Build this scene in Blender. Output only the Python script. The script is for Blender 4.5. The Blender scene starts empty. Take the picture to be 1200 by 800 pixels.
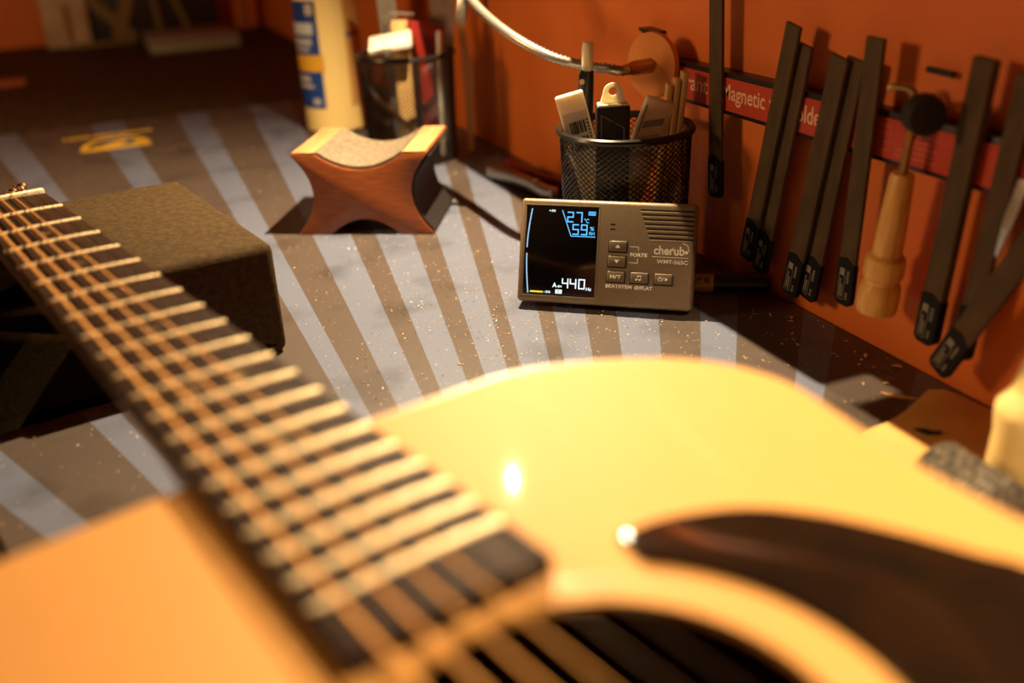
import bpy, bmesh, math, random
from mathutils import Vector, Matrix, Euler
random.seed(7)
PI = math.pi
S = bpy.context.scene
COL = S.collection

# ------------------------------------------------------------------ camera
cam_d = bpy.data.cameras.new('camera'); cam = bpy.data.objects.new('camera', cam_d); COL.objects.link(cam)
right = Vector((0.394, 0.9181, -0.0444)); down = Vector((0.3669, -0.2014, -0.9082)); fwd = Vector((-0.8427, 0.3415, -0.4162))
cam.matrix_world = Matrix(((right.x, -down.x, -fwd.x, 0.5335), (right.y, -down.y, -fwd.y, -0.3994), (right.z, -down.z, -fwd.z, 0.2571), (0, 0, 0, 1)))
cam_d.sensor_width = 36; cam_d.lens = 35.0; cam_d.clip_start = 0.01; cam_d.clip_end = 30
cam_d.dof.use_dof = True; cam_d.dof.focus_distance = 0.645; cam_d.dof.aperture_fstop = 3.5
S.camera = cam

# ------------------------------------------------------------------ world, lamps, exposure
W = bpy.data.worlds.new('room_light'); S.world = W; W.use_nodes = True
W.node_tree.nodes['Background'].inputs[0].default_value = (1.0, 0.62, 0.30, 1)
W.node_tree.nodes['Background'].inputs[1].default_value = 0.006
LAMP = Vector((-0.17, -0.120, 0.42)); LAMP2 = Vector((0.45, -0.120, 0.42))
ld = bpy.data.lights.new('bench_spot', 'SPOT'); lo = bpy.data.objects.new('bench_spot', ld); COL.objects.link(lo)
lo.location = LAMP; ld.energy = 28; ld.color = (1.0, 0.76, 0.46); ld.shadow_soft_size = 0.0018
ld.spot_size = math.radians(165); ld.spot_blend = 0.5
lo.rotation_euler = Vector((0.25, -0.25, -0.80)).to_track_quat('-Z', 'Y').to_euler()
l2 = bpy.data.lights.new('bench_spot', 'SPOT'); l2o = bpy.data.objects.new('bench_spot', l2); COL.objects.link(l2o)
l2o.location = LAMP2; l2.energy = 8; l2.color = (1.0, 0.78, 0.50); l2.shadow_soft_size = 0.0018; l2.spot_size = math.radians(96); l2.spot_blend = 0.5
l2o.rotation_euler = Vector((-0.10, -0.02, -1.0)).to_track_quat('-Z', 'Y').to_euler()
ad = bpy.data.lights.new('wall_fill_lamp', 'POINT'); ao = bpy.data.objects.new('wall_fill_lamp', ad); COL.objects.link(ao)
ad.shadow_soft_size = 0.12; ad.energy = 16; ad.color = (1.0, 0.60, 0.28)
ao.location = (-0.30, -1.15, 0.45)  # unseen fill light added to lift the wall and the shaded fronts
vs = S.view_settings; vs.view_transform = 'Standard'; vs.look = 'None'; vs.gamma = 1; vs.exposure = 0.0; vs.use_curve_mapping = False

# ------------------------------------------------------------------ materials
def mat(name, col, rough=0.5, metal=0.0, col2=None, scale=60, stretch=(1, 1, 1), bump=0.0, bscale=400, coat=0.0, emit=0.0, trans=0.0, spec=0.5, fac=(0.4, 0.6), coat_rough=0.06):
    m = bpy.data.materials.new(name); m.use_nodes = True
    nt = m.node_tree; b = nt.nodes['Principled BSDF']
    b.inputs['Base Color'].default_value = (*col, 1); b.inputs['Roughness'].default_value = rough; b.inputs['Metallic'].default_value = metal
    b.inputs['Coat Weight'].default_value = coat; b.inputs['Coat Roughness'].default_value = coat_rough
    b.inputs['Transmission Weight'].default_value = trans; b.inputs['Specular IOR Level'].default_value = spec
    tc = nt.nodes.new('ShaderNodeTexCoord'); mp = nt.nodes.new('ShaderNodeMapping'); mp.inputs['Scale'].default_value = stretch
    nt.links.new(tc.outputs['Object'], mp.inputs[0])
    if col2:
        n = nt.nodes.new('ShaderNodeTexNoise'); n.inputs['Scale'].default_value = scale; n.inputs['Detail'].default_value = 5
        r = nt.nodes.new('ShaderNodeValToRGB'); r.color_ramp.elements[0].color = (*col, 1); r.color_ramp.elements[1].color = (*col2, 1)
        r.color_ramp.elements[0].position = fac[0]; r.color_ramp.elements[1].position = fac[1]
        nt.links.new(mp.outputs[0], n.inputs['Vector']); nt.links.new(n.outputs[0], r.inputs[0]); nt.links.new(r.outputs[0], b.inputs['Base Color'])
    if bump:
        n2 = nt.nodes.new('ShaderNodeTexNoise'); n2.inputs['Scale'].default_value = bscale; n2.inputs['Detail'].default_value = 3
        bp = nt.nodes.new('ShaderNodeBump'); bp.inputs['Strength'].default_value = bump; bp.inputs['Distance'].default_value = 0.001
        nt.links.new(mp.outputs[0], n2.inputs['Vector']); nt.links.new(n2.outputs[0], bp.inputs['Height']); nt.links.new(bp.outputs[0], b.inputs['Normal'])
    if emit:
        b.inputs['Emission Color'].default_value = (*col, 1); b.inputs['Emission Strength'].default_value = emit
    return m

M = {}
M['wall'] = mat('orange_paint', (0.78, 0.172, 0.020), 0.55, col2=(0.86, 0.205, 0.028), scale=9, bump=0.08, bscale=250)
M['bench'] = mat('dark_bench_wood', (0.062, 0.042, 0.020), 0.7, spec=0.15, col2=(0.085, 0.058, 0.028), scale=14, stretch=(1, 6, 1), bump=0.2, bscale=120)
M['spruce'] = mat('amber_spruce_lacquer', (0.80, 0.378, 0.088), 0.62, col2=(0.83, 0.402, 0.101), spec=0.3, scale=30, stretch=(1.5, 40, 1), coat=0.18, coat_rough=0.035)
M['mahogany'] = mat('mahogany', (0.16, 0.055, 0.018), 0.35, col2=(0.22, 0.08, 0.03), scale=40, stretch=(1, 20, 20), coat=0.4)
M['binding'] = mat('cream_binding', (0.74, 0.40, 0.14), 0.35, coat=0.4)
M['rosewood'] = mat('dark_rosewood', (0.022, 0.010, 0.005), 0.60, col2=(0.040, 0.018, 0.008), scale=60, stretch=(1, 18, 1), bump=0.1, bscale=700, spec=0.08)
M['fret'] = mat('fret_wire', (1.0, 0.82, 0.50), 0.55, 1.0)
M['bronze'] = mat('bronze_string', (0.80, 0.42, 0.13), 0.55, 0.9, bump=0.3, bscale=3000)
M['steel_str'] = mat('plain_steel_string', (0.22, 0.17, 0.11), 0.35, 1.0)
M['bone'] = mat('bone', (0.85, 0.74, 0.50), 0.4)
M['pearl'] = mat('pearl', (0.07, 0.042, 0.02), 0.4, col2=(0.16, 0.11, 0.06), scale=300)
M['pearl_b'] = mat('bright_pearl', (0.40, 0.26, 0.11), 0.3, col2=(0.50, 0.34, 0.16), scale=300)
M['guard'] = mat('black_tortoise', (0.012, 0.007, 0.004), 0.10, col2=(0.02, 0.009, 0.004), scale=45, spec=0.18)
M['inside'] = mat('raw_inside', (0.10, 0.06, 0.03), 0.8)
M['nickel'] = mat('nickel', (0.70, 0.62, 0.48), 0.25, 1.0)
M['foam'] = mat('dark_foam', (0.052, 0.032, 0.012), 0.9, spec=0.15, col2=(0.074, 0.046, 0.018), scale=250, bump=0.5, bscale=900)
M['rest_wood'] = mat('red_brown_wood', (0.19, 0.043, 0.010), 0.38, col2=(0.29, 0.078, 0.020), scale=22, stretch=(3, 3, 26), coat=0.15, fac=(0.35, 0.7))
M['rest_lit_top'] = mat('lit_top_wood', (0.62, 0.26, 0.10), 0.45, col2=(0.72, 0.33, 0.14), scale=25, stretch=(8, 1, 1))  # same cradle wood, its lit top put into a lighter colour
M['cork'] = mat('grey_cork', (0.26, 0.20, 0.125), 0.9, col2=(0.16, 0.12, 0.08), scale=260, bump=0.6, bscale=600)
M['black_pl'] = mat('black_plastic', (0.012, 0.011, 0.010), 0.38)
M['black_rub'] = mat('black_rubber', (0.014, 0.011, 0.009), 0.7, bump=0.2)
M['black_wire'] = mat('black_wire', (0.020, 0.017, 0.014), 0.28, 0.3)
M['tuner'] = mat('champagne_plastic', (0.245, 0.178, 0.102), 0.42, 0.35, col2=(0.275, 0.200, 0.117), scale=900, bump=0.10, bscale=2500)
M['tuner_btn'] = mat('button_plastic', (0.17, 0.122, 0.072), 0.45, 0.2)
M['print'] = mat('cream_print', (1.0, 0.92, 0.74), 0.6)
M['screen'] = mat('display_glass', (0.006, 0.004, 0.003), 0.12, coat=0.3)
M['e_blue'] = mat('display_blue', (0.10, 0.48, 1.0), 0.5, emit=0.95)
M['e_white'] = mat('display_white', (0.62, 0.86, 1.0), 0.5, emit=1.0)
M['e_line'] = mat('display_pale_blue', (0.33, 0.60, 0.95), 0.5, emit=0.7)
M['e_yel'] = mat('display_yellow', (0.85, 0.72, 0.05), 0.5, emit=0.8)
M['white_pl'] = mat('white_plastic', (0.82, 0.76, 0.64), 0.35, col2=(0.76, 0.70, 0.58), scale=60)
M['frost'] = mat('frosted_plastic', (0.86, 0.74, 0.52), 0.40, trans=0.15)
M['grey_in'] = mat('grey_blades', (0.30, 0.25, 0.18), 0.4, 0.4)
M['paper'] = mat('paper', (0.80, 0.72, 0.56), 0.7)
M['tan_wood'] = mat('tan_wood', (0.58, 0.34, 0.12), 0.55, col2=(0.68, 0.42, 0.16), scale=50, stretch=(12, 12, 1))
M['handle_wood'] = mat('turned_maple', (0.90, 0.50, 0.13), 0.42, col2=(0.78, 0.40, 0.09), scale=60, stretch=(8, 8, 1), coat=0.15)
M['steel'] = mat('brushed_steel', (0.50, 0.46, 0.40), 0.33, 0.9, col2=(0.42, 0.38, 0.32), scale=200)
M['chrome'] = mat('chrome', (0.52, 0.46, 0.38), 0.30, 0.8)
M['file'] = mat('dark_file_steel', (0.105, 0.064, 0.026), 0.6, 0.0, spec=0.25, col2=(0.075, 0.046, 0.019), scale=120, stretch=(1, 1, 0.3), bump=0.25, bscale=2200)
M['dip'] = mat('black_dip', (0.008, 0.007, 0.007), 0.6, spec=0.2)
M['file_print'] = mat('pale_label_print', (0.28, 0.24, 0.17), 0.6)
M['bar_red'] = mat('red_label', (0.58, 0.060, 0.022), 0.45, col2=(0.52, 0.05, 0.02), scale=40)
M['bar_text'] = mat('pink_cream_lettering', (0.92, 0.56, 0.34), 0.5)
M['bar_faint'] = mat('faint_lettering', (0.70, 0.20, 0.10), 0.5)
M['brass'] = mat('aged_brass', (0.50, 0.30, 0.11), 0.32, 0.9)
M['orange_disc'] = mat('orange_disc', (0.86, 0.31, 0.08), 0.7, spec=0.3, col2=(0.82, 0.29, 0.072), scale=80)
M['glue'] = mat('cream_plastic', (0.95, 0.68, 0.25), 0.40, col2=(0.96, 0.70, 0.26), scale=20)
M['label_blue'] = mat('blue_label', (0.008, 0.045, 0.22), 0.35)
M['label_yel'] = mat('yellow_label', (0.72, 0.36, 0.02), 0.4)
M['label_tan'] = mat('tan_label', (0.62, 0.33, 0.09), 0.4, col2=(0.50, 0.27, 0.09), scale=500, stretch=(0.2, 0.2, 1))
M['label_grey'] = mat('grey_label_print', (0.42, 0.38, 0.36), 0.5)
M['red_pl'] = mat('dark_red_plastic', (0.24, 0.012, 0.006), 0.4)
M['logo'] = mat('yellow_logo_print', (0.98, 0.56, 0.04), 0.5)
M['leather'] = mat('tan_sheet', (0.72, 0.40, 0.10), 0.6, col2=(0.66, 0.36, 0.085), scale=50, bump=0.15, bscale=500)
M['cream_box'] = mat('cream_card', (0.72, 0.55, 0.36), 0.7, col2=(0.58, 0.40, 0.24), scale=14)
M['dark_brown'] = mat('dark_brown_case', (0.035, 0.022, 0.010), 0.5)
M['olive'] = mat('dull_yellow_strap', (0.26, 0.16, 0.05), 0.6)
M['grey_case'] = mat('grey_case', (0.30, 0.23, 0.21), 0.5)
M['pale_edge'] = mat('pale_green_edge', (0.36, 0.33, 0.20), 0.6)
M['red_wood'] = mat('red_wood', (0.40, 0.10, 0.03), 0.5)
M['dust'] = mat('gold_wood_dust', (0.85, 0.62, 0.32), 0.35, spec=0.8)
M['chip'] = mat('wood_shaving', (0.62, 0.34, 0.14), 0.6)
M['knurl'] = mat('grey_knurled', (0.36, 0.29, 0.20), 0.7, col2=(0.10, 0.08, 0.05), scale=350, bump=1.0, bscale=900)
M['glass_bulb'] = mat('warm_bulb', (1.0, 0.76, 0.46), 0.3, emit=6)
M['shelf'] = mat('shelf_wood', (0.20, 0.10, 0.04), 0.6, col2=(0.26, 0.14, 0.06), scale=20, stretch=(1, 12, 1))

def mat_sunburst():
    m = bpy.data.materials.new('sunburst_mat_print'); m.use_nodes = True
    nt = m.node_tree; L = nt.links; N = nt.nodes; b = N['Principled BSDF']
    tc = N.new('ShaderNodeTexCoord'); sp = N.new('ShaderNodeSeparateXYZ'); L.new(tc.outputs['Object'], sp.inputs[0])
    def mth(op, a, c=None):
        n = N.new('ShaderNodeMath'); n.operation = op
        for i, v in enumerate((a, c)):
            if v is None: continue
            if isinstance(v, (int, float)): n.inputs[i].default_value = v
            else: L.new(v, n.inputs[i])
        return n.outputs[0]
    dx = mth('SUBTRACT', 0.4109, sp.outputs[0]); dy = mth('ADD', sp.outputs[1], 0.3064)
    ang = mth('MULTIPLY', mth('ARCTAN2', dy, dx), 180 / PI)          # 0 straight away from the centre along -X, + towards the wall
    u = mth('DIVIDE', mth('ADD', ang, 40.0), 110.0)
    cr = N.new('ShaderNodeValToRGB'); e = cr.color_ramp; e.interpolation = 'CONSTANT'
    lights = [(-33.5, -30.5), (-26.5, -23.5), (-17.5, -15.2), (-10.1, -8.3), (-4.6, -2.9), (0.2, 2.1), (4.5, 7.2), (8.9, 11.4), (13.1, 15.3), (16.7, 19.15), (20.5, 23.1), (25.5, 28.9), (32.4, 35.2), (40.5, 43.2), (50, 55)]
    while len(e.elements) > 1: e.elements.remove(e.elements[-1])
    e.elements[0].position = 0; e.elements[0].color = (0, 0, 0, 1)
    for a, c in lights:
        q = e.elements.new((a + 40) / 110); q.color = (1, 1, 1, 1)
        q = e.elements.new((c + 40) / 110); q.color = (0, 0, 0, 1)
    L.new(u, cr.inputs[0])
    n1 = N.new('ShaderNodeTexNoise'); n1.inputs['Scale'].default_value = 18; n1.inputs['Detail'].default_value = 6; L.new(tc.outputs['Object'], n1.inputs['Vector'])
    n2 = N.new('ShaderNodeTexNoise'); n2.inputs['Scale'].default_value = 1500; n2.inputs['Detail'].default_value = 2; L.new(tc.outputs['Object'], n2.inputs['Vector'])
    mix = N.new('ShaderNodeMix'); mix.data_type = 'RGBA'; mix.inputs[6].default_value = (0.106, 0.079, 0.063, 1); mix.inputs[7].default_value = (0.162, 0.180, 0.246, 1)
    L.new(cr.outputs[0], mix.inputs[0])
    st = N.new('ShaderNodeValToRGB'); st.color_ramp.elements[0].position = 0.30; st.color_ramp.elements[0].color = (0.62, 0.60, 0.58, 1); st.color_ramp.elements[1].position = 0.48; st.color_ramp.elements[1].color = (1, 1, 1, 1)
    L.new(n1.outputs[0], st.inputs[0])
    gr = N.new('ShaderNodeValToRGB'); gr.color_ramp.elements[0].position = 0.30; gr.color_ramp.elements[0].color = (0.70, 0.70, 0.70, 1); gr.color_ramp.elements[1].position = 0.70; gr.color_ramp.elements[1].color = (1.25, 1.25, 1.25, 1)
    L.new(n2.outputs[0], gr.inputs[0])
    a = N.new('ShaderNodeMix'); a.data_type = 'RGBA'; a.blend_type = 'MULTIPLY'; a.inputs[0].default_value = 1; L.new(mix.outputs[2], a.inputs[6]); L.new(st.outputs[0], a.inputs[7])
    c = N.new('ShaderNodeMix'); c.data_type = 'RGBA'; c.blend_type = 'MULTIPLY'; c.inputs[0].default_value = 1; L.new(a.outputs[2], c.inputs[6]); L.new(gr.outputs[0], c.inputs[7])
    L.new(c.outputs[2], b.inputs['Base Color'])
    b.inputs['Roughness'].default_value = 0.50; b.inputs['Specular IOR Level'].default_value = 0.30
    bp = N.new('ShaderNodeBump'); bp.inputs['Strength'].default_value = 0.35; bp.inputs['Distance'].default_value = 0.0006
    L.new(n2.outputs[0], bp.inputs['Height']); L.new(bp.outputs[0], b.inputs['Normal'])
    return m
M['mat'] = mat_sunburst()
for k in ('white_pl', 'frost'):
    b = M[k].node_tree.nodes['Principled BSDF']; b.inputs['Subsurface Weight'].default_value = 0.6; b.inputs['Subsurface Radius'].default_value = (1, 0.8, 0.5); b.inputs['Subsurface Scale'].default_value = 0.006

# ------------------------------------------------------------------ mesh helpers
class MB:
    def __init__(s): s.v = []; s.f = []
    def add(s, vs, fs, mx=None):
        o = len(s.v); s.v += [tuple((mx @ Vector(p)) if mx else p) for p in vs]; s.f += [tuple(i + o for i in f) for f in fs]; return s
    def box(s, c, d, mx=None):
        x, y, z = c; a, b, e = d[0] / 2, d[1] / 2, d[2] / 2
        vs = [(x + i * a, y + j * b, z + k * e) for i in (-1, 1) for j in (-1, 1) for k in (-1, 1)]
        return s.add(vs, [(0, 1, 3, 2), (4, 6, 7, 5), (0, 4, 5, 1), (2, 3, 7, 6), (0, 2, 6, 4), (1, 5, 7, 3)], mx)
    def prism(s, poly, z0, z1, mx=None):                 # poly in xy, extruded along z
        n = len(poly); vs = [(x, y, z0) for x, y in poly] + [(x, y, z1) for x, y in poly]
        fs = [tuple(reversed(range(n))), tuple(range(n, 2 * n))] + [(i, (i + 1) % n, n + (i + 1) % n, n + i) for i in range(n)]
        return s.add(vs, fs, mx)
    def lathe(s, prof, n=24, mx=None, cap=True):         # prof list of (r, z)
        vs = []; fs = []
        for r, z in prof: vs += [(r * math.cos(2 * PI * k / n), r * math.sin(2 * PI * k / n), z) for k in range(n)]
        for i in range(len(prof) - 1):
            for k in range(n): a = i * n + k; b = i * n + (k + 1) % n; fs.append((a, b, b + n, a + n))
        if cap: fs += [tuple(reversed(range(n))), tuple(range((len(prof) - 1) * n, len(prof) * n))]
        return s.add(vs, fs, mx)
    def tube(s, pts, r, n=8, cap=True, mx=None):
        pts = [Vector(p) for p in pts]; vs = []; fs = []; prev = None
        for i, p in enumerate(pts):
            t = (pts[min(i + 1, len(pts) - 1)] - pts[max(i - 1, 0)]).normalized()
            if prev is None: u = t.orthogonal().normalized()
            else: u = (prev - t * prev.dot(t)).normalized()
            prev = u; w = t.cross(u); rr = r[i] if isinstance(r, (list, tuple)) else r
            vs += [tuple(p + (u * math.cos(2 * PI * k / n) + w * math.sin(2 * PI * k / n)) * rr) for k in range(n)]
        for i in range(len(pts) - 1):
            for k in range(n): a = i * n + k; b = i * n + (k + 1) % n; fs.append((a, b, b + n, a + n))
        if cap: fs += [tuple(reversed(range(n))), tuple(range((len(pts) - 1) * n, len(pts) * n))]
        return s.add(vs, fs, mx)
    def build(s, name, m, parent=None, bevel=0.0, seg=2, smooth=35, loc=None, rot=None):
        me = bpy.data.meshes.new(name); me.from_pydata(s.v, [], s.f); me.update()
        bm = bmesh.new(); bm.from_mesh(me)
        bmesh.ops.recalc_face_normals(bm, faces=bm.faces)
        if bevel:
            es = [e for e in bm.edges if len(e.link_faces) == 2 and e.calc_face_angle(0) > 0.5]
            bmesh.ops.bevel(bm, geom=es, offset=bevel, segments=seg, profile=0.5, affect='EDGES', clamp_overlap=True)
        bm.to_mesh(me); bm.free()
        if smooth:
            for p in me.polygons: p.use_smooth = True
            me.set_sharp_from_angle(angle=math.radians(smooth))
        me.materials.append(M[m])
        o = bpy.data.objects.new(name, me); COL.objects.link(o)
        if parent: o.parent = parent
        if loc: o.location = loc
        if rot: o.rotation_euler = rot
        return o
def tag(o, label, cat, group=None, kind=None):
    o['label'] = label; o['category'] = cat
    if group: o['group'] = group
    if kind: o['kind'] = kind
    return o
def thing(name, label, cat, loc=(0, 0, 0), rot=(0, 0, 0), group=None):
    o = bpy.data.objects.new(name, None); COL.objects.link(o); o.location = loc; o.rotation_euler = rot; o.empty_display_size = 0.02
    return tag(o, label, cat, group)
def struct(o): o['kind'] = 'structure'; return o
def text_mb(txt, width, height, cx, cz, y, align='c', bold=0.0):     # flat text standing in the local xz plane, facing -y
    cu = bpy.data.curves.new('t', 'FONT'); cu.body = txt; cu.size = 1; cu.resolution_u = 3; cu.offset = bold
    ob = bpy.data.objects.new('t', cu); COL.objects.link(ob)
    dg = bpy.context.evaluated_depsgraph_get(); me = bpy.data.meshes.new_from_object(ob.evaluated_get(dg))
    xs = [v.co.x for v in me.vertices]; ys = [v.co.y for v in me.vertices]
    x0, x1, y0, y1 = min(xs), max(xs), min(ys), max(ys)
    sx = width / (x1 - x0); sy = height / (y1 - y0)
    mb = MB(); mb.v = [((v.co.x - (x0 + x1) / 2) * sx + cx, y, (v.co.y - (y0 + y1) / 2) * sy + cz) for v in me.vertices]
    mb.f = [tuple(p.vertices) for p in me.polygons]
    bpy.data.objects.remove(ob); bpy.data.curves.remove(cu); bpy.data.meshes.remove(me)
    return mb
def spline(pts, k=8, closed=False):
    out = []; n = len(pts); P = [Vector(p) for p in pts]
    for i in range(n if closed else n - 1):
        p0, p1, p2, p3 = (P[(i - 1) % n], P[i], P[(i + 1) % n], P[(i + 2) % n]) if closed else (P[max(i - 1, 0)], P[i], P[i + 1], P[min(i + 2, n - 1)])
        for j in range(k):
            t = j / k
            out.append(0.5 * ((2 * p1) + (p2 - p0) * t + (2 * p0 - 5 * p1 + 4 * p2 - p3) * t * t + (3 * p1 - p0 - 3 * p2 + p3) * t ** 3))
    if not closed: out.append(P[-1])
    return out
T = Matrix.Translation
def R(a, ax): return Matrix.Rotation(math.radians(a), 4, ax)

# ------------------------------------------------------------------ the setting
struct(MB().box((-0.36, 0.02, 0.40), (3.0, 0.04, 1.60)).build('wall_right', 'wall', smooth=0))
struct(MB().box((-1.84, -0.95, 0.40), (0.04, 1.94, 1.60)).build('wall_back', 'wall', smooth=0))
bench = MB().box((-0.36, -0.55, -0.033), (2.98, 1.10, 0.060)).build('workbench', 'bench', bevel=0.003)
tag(bench, 'dark brown wooden workbench top under the sunburst mat', 'workbench')
mt = thing('bench_mat', 'grey bench mat printed with brown and pale blue sunburst stripes', 'mat')
MB().box((-0.095, -0.401, -0.0015), (1.55, 0.798, 0.003)).build('mat_sheet', 'mat', mt, bevel=0.0008)
# yellow emblem printed on the mat: outlined half disc with a blob and a row of small marks above
lg = MB()
def flat(poly, mb=lg, z0=-0.0002, z1=0.0003): mb.prism(poly, z0, z1)
cy, bx, rx, ry = -0.381, -0.708, 0.066, 0.040
arc = [(bx - rx * math.sin(a), cy - ry * math.cos(a)) for a in [PI * i / 24 for i in range(25)]]
for i in range(24):
    a, b = arc[i], arc[i + 1]; s = 0.80
    f = lambda p: (bx + (p[0] - bx) * s - 0.004, cy + (p[1] - cy) * s)
    flat([a, b, f(b), f(a)])
flat([(bx + 0.004, cy - ry), (bx + 0.004, cy + ry), (bx - 0.008, cy + ry), (bx - 0.008, cy - ry)])
flat([(bx - 0.010, cy - 0.028), (bx - 0.018, cy - 0.014), (bx - 0.036, cy + 0.002), (bx - 0.042, cy + 0.012), (bx - 0.03, cy + 0.014), (bx - 0.01, cy + 0.004)])
flat([(bx - 0.016, cy + 0.020), (bx - 0.026, cy + 0.022), (bx - 0.022, cy + 0.030), (bx - 0.012, cy + 0.030)])
for i in range(15):
    y = -0.438 + i * 0.0070; w = 0.0052 if i % 4 else 0.0040
    flat([(-0.795, y), (-0.795, y + w), (-0.783, y + w), (-0.783, y)])
lg.build('emblem_print', 'logo', mt, smooth=0)

# ------------------------------------------------------------------ guitar
G = thing('acoustic_guitar', 'acoustic guitar with amber spruce top and dark pickguard lying on the bench', 'guitar', (-0.0972, -0.4548, 0), (0, 0, math.radians(13.866)))
FZ = 0.105; SC = 0.648
ZT = FZ - 0.007                                         # top of the soundboard
def fx(n): return SC * (1 - 2 ** (-n / 12))
def hw(x): return (0.043 + 0.0105 * x / (SC / 2)) / 2
K = 0.9695
def sc(p): return (0.6256 + (p[0] - 0.6256) * K, (-0.0974 + (p[1] + 0.0974) * K))
half = [(0.3600, 0.0), (0.3601, 0.034), (0.3608, 0.055), (0.3636, 0.092), (0.3773, 0.1209), (0.3926, 0.1405), (0.4104, 0.1528), (0.4315, 0.1577), (0.4494, 0.1550), (0.4765, 0.1475), (0.5015, 0.1425), (0.5264, 0.1400), (0.56, 0.1370), (0.60, 0.1365), (0.64, 0.1450), (0.70, 0.172), (0.76, 0.195), (0.81, 0.192), (0.85, 0.155), (0.872, 0.09), (0.877, 0.0)]
hs = [(p.x, p.y) for p in spline([(x, y, 0) for x, y in half], 6)]
outl = hs + [(x, -y) for x, y in reversed(hs[1:-1])]
HC = Vector((0.5195, 0.0)); HR = 0.0508; NA = 240
def ray_out(a):
    d = Vector((math.cos(a), math.sin(a))); best = 0
    for i in range(len(outl)):
        p = Vector(outl[i]) - HC; q = Vector(outl[(i + 1) % len(outl)]) - HC; e = q - p
        den = d.x * e.y - d.y * e.x
        if abs(den) < 1e-12: continue
        t = (p.x * e.y - p.y * e.x) / den; s = (p.x * d.y - p.y * d.x) / den
        if t > 0 and -1e-6 <= s <= 1 + 1e-6: best = max(best, t)
    return HC + d * best
rim = [ray_out(2 * PI * k / NA) for k in range(NA)]
hole = [HC + Vector((math.cos(2 * PI * k / NA), math.sin(2 * PI * k / NA))) * HR for k in range(NA)]
def inset(p, d):
    v = p - HC; return HC + v * (1 - d / v.length)
top = MB()
vs = []; rings = [(hole, 0, ZT - 0.0028), (hole, 0, ZT), (rim, 0.004, ZT), (rim, 0.0025, ZT - 0.0028)]
for L_, d, z in rings: vs += [(*(inset(p, d) if d else p), z) for p in L_]
fs = [(r * NA + k, r * NA + (k + 1) % NA, (r + 1) % 4 * NA + (k + 1) % NA, (r + 1) % 4 * NA + k) for r in range(4) for k in range(NA)]
top.add(vs, fs).build('soundboard', 'spruce', G, smooth=40)
bd = MB(); vs = []
prof = [(0.004, ZT - 0.0002), (0.0012, ZT - 0.0002), (0.0, ZT - 0.0018), (0.0, ZT - 0.0070), (0.004, ZT - 0.0070)]
for d, z in prof: vs += [(*inset(p, d), z) for p in rim]
n = len(prof); fs = [(r * NA + k, r * NA + (k + 1) % NA, ((r + 1) % n) * NA + (k + 1) % NA, ((r + 1) % n) * NA + k) for r in range(n) for k in range(NA)]
bd.add(vs, fs).build('binding', 'binding', G)
sd = MB(); vs = []; prof = [(0.0008, ZT - 0.0071), (0.0008, 0.0045), (0.003, 0.0022), (0.003, ZT - 0.0071)]
for d, z in prof: vs += [(*inset(p, d), z) for p in rim]
n = 4; fs = [(r * NA + k, r * NA + (k + 1) % NA, ((r + 1) % n) * NA + (k + 1) % NA, ((r + 1) % n) * NA + k) for r in range(n) for k in range(NA)]
sd.add(vs, fs).build('body_side', 'mahogany', G)
MB().prism([tuple(inset(p, 0.001)) for p in rim], 0.0006, 0.0040).build('body_back', 'mahogany', G)
def ring(r0, r1, z0, z1, name, m):
    mb = MB(); vs = []
    for r, z in ((r0, z0), (r0, z1), (r1, z1), (r1, z0)): vs += [(HC.x + r * math.cos(2 * PI * k / 96), HC.y + r * math.sin(2 * PI * k / 96), z) for k in range(96)]
    mb.add(vs, [(q * 96 + k, q * 96 + (k + 1) % 96, (q + 1) % 4 * 96 + (k + 1) % 96, (q + 1) % 4 * 96 + k) for q in range(4) for k in range(96)]).build(name, m, G)
ring(0.0545, 0.0552, ZT - 0.001, ZT + 0.00008, 'rosette_ring', 'binding')
ring(0.0585, 0.0600, ZT - 0.001, ZT + 0.00008, 'rosette_ring', 'binding')
# pickguard
og = [sc(p) for p in [(0.4591, 0.0560), (0.4617, 0.0715), (0.4722, 0.0913), (0.4882, 0.1048), (0.5083, 0.1147), (0.5262, 0.1214), (0.5355, 0.1252), (0.560, 0.1270), (0.588, 0.118), (0.600, 0.098), (0.594, 0.078)]]
os_ = [(p.x, p.y) for p in spline([(x, y, 0) for x, y in og], 5)]
a1 = math.atan2(og[-1][1] - HC.y, og[-1][0] - HC.x); a0 = math.atan2(og[0][1] - HC.y, og[0][0] - HC.x)
inn = [(HC.x + 0.0655 * math.cos(a1 + (a0 - 0.10 - a1) * i / 24), HC.y + 0.0655 * math.sin(a1 + (a0 - 0.10 - a1) * i / 24)) for i in range(25)]
MB().prism(os_ + inn, ZT + 0.0001, ZT + 0.0021).build('pickguard', 'guard', G, bevel=0.0008, seg=3, smooth=50)
# fretboard with a slight crown
RAD = 0.35
def crown(y): return -(y * y) / (2 * RAD)
fb = MB(); nx = 20; ny = 10; xe = 0.4640; vs = []
for i in range(nx + 1):
    x = xe * i / nx
    for j in range(ny + 1):
        y = hw(x) * (2 * j / ny - 1); vs.append((x, y, FZ + crown(y)))
top_n = len(vs)
for i in range(nx + 1):
    x = xe * i / nx
    for j in range(ny + 1): vs.append((x, hw(x) * (2 * j / ny - 1), FZ - 0.0069))
q = ny + 1; fs = []
for i in range(nx):
    for j in range(ny):
        a = i * q + j; fs += [(a, a + q, a + q + 1, a + 1), (a + top_n, a + 1 + top_n, a + q + 1 + top_n, a + q + top_n)]
    for j in (0, ny): a = i * q + j; fs.append((a, a + q, a + q + top_n, a + top_n))
for i in (0, nx):
    for j in range(ny): a = i * q + j; fs.append((a, a + 1, a + 1 + top_n, a + top_n))
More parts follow.
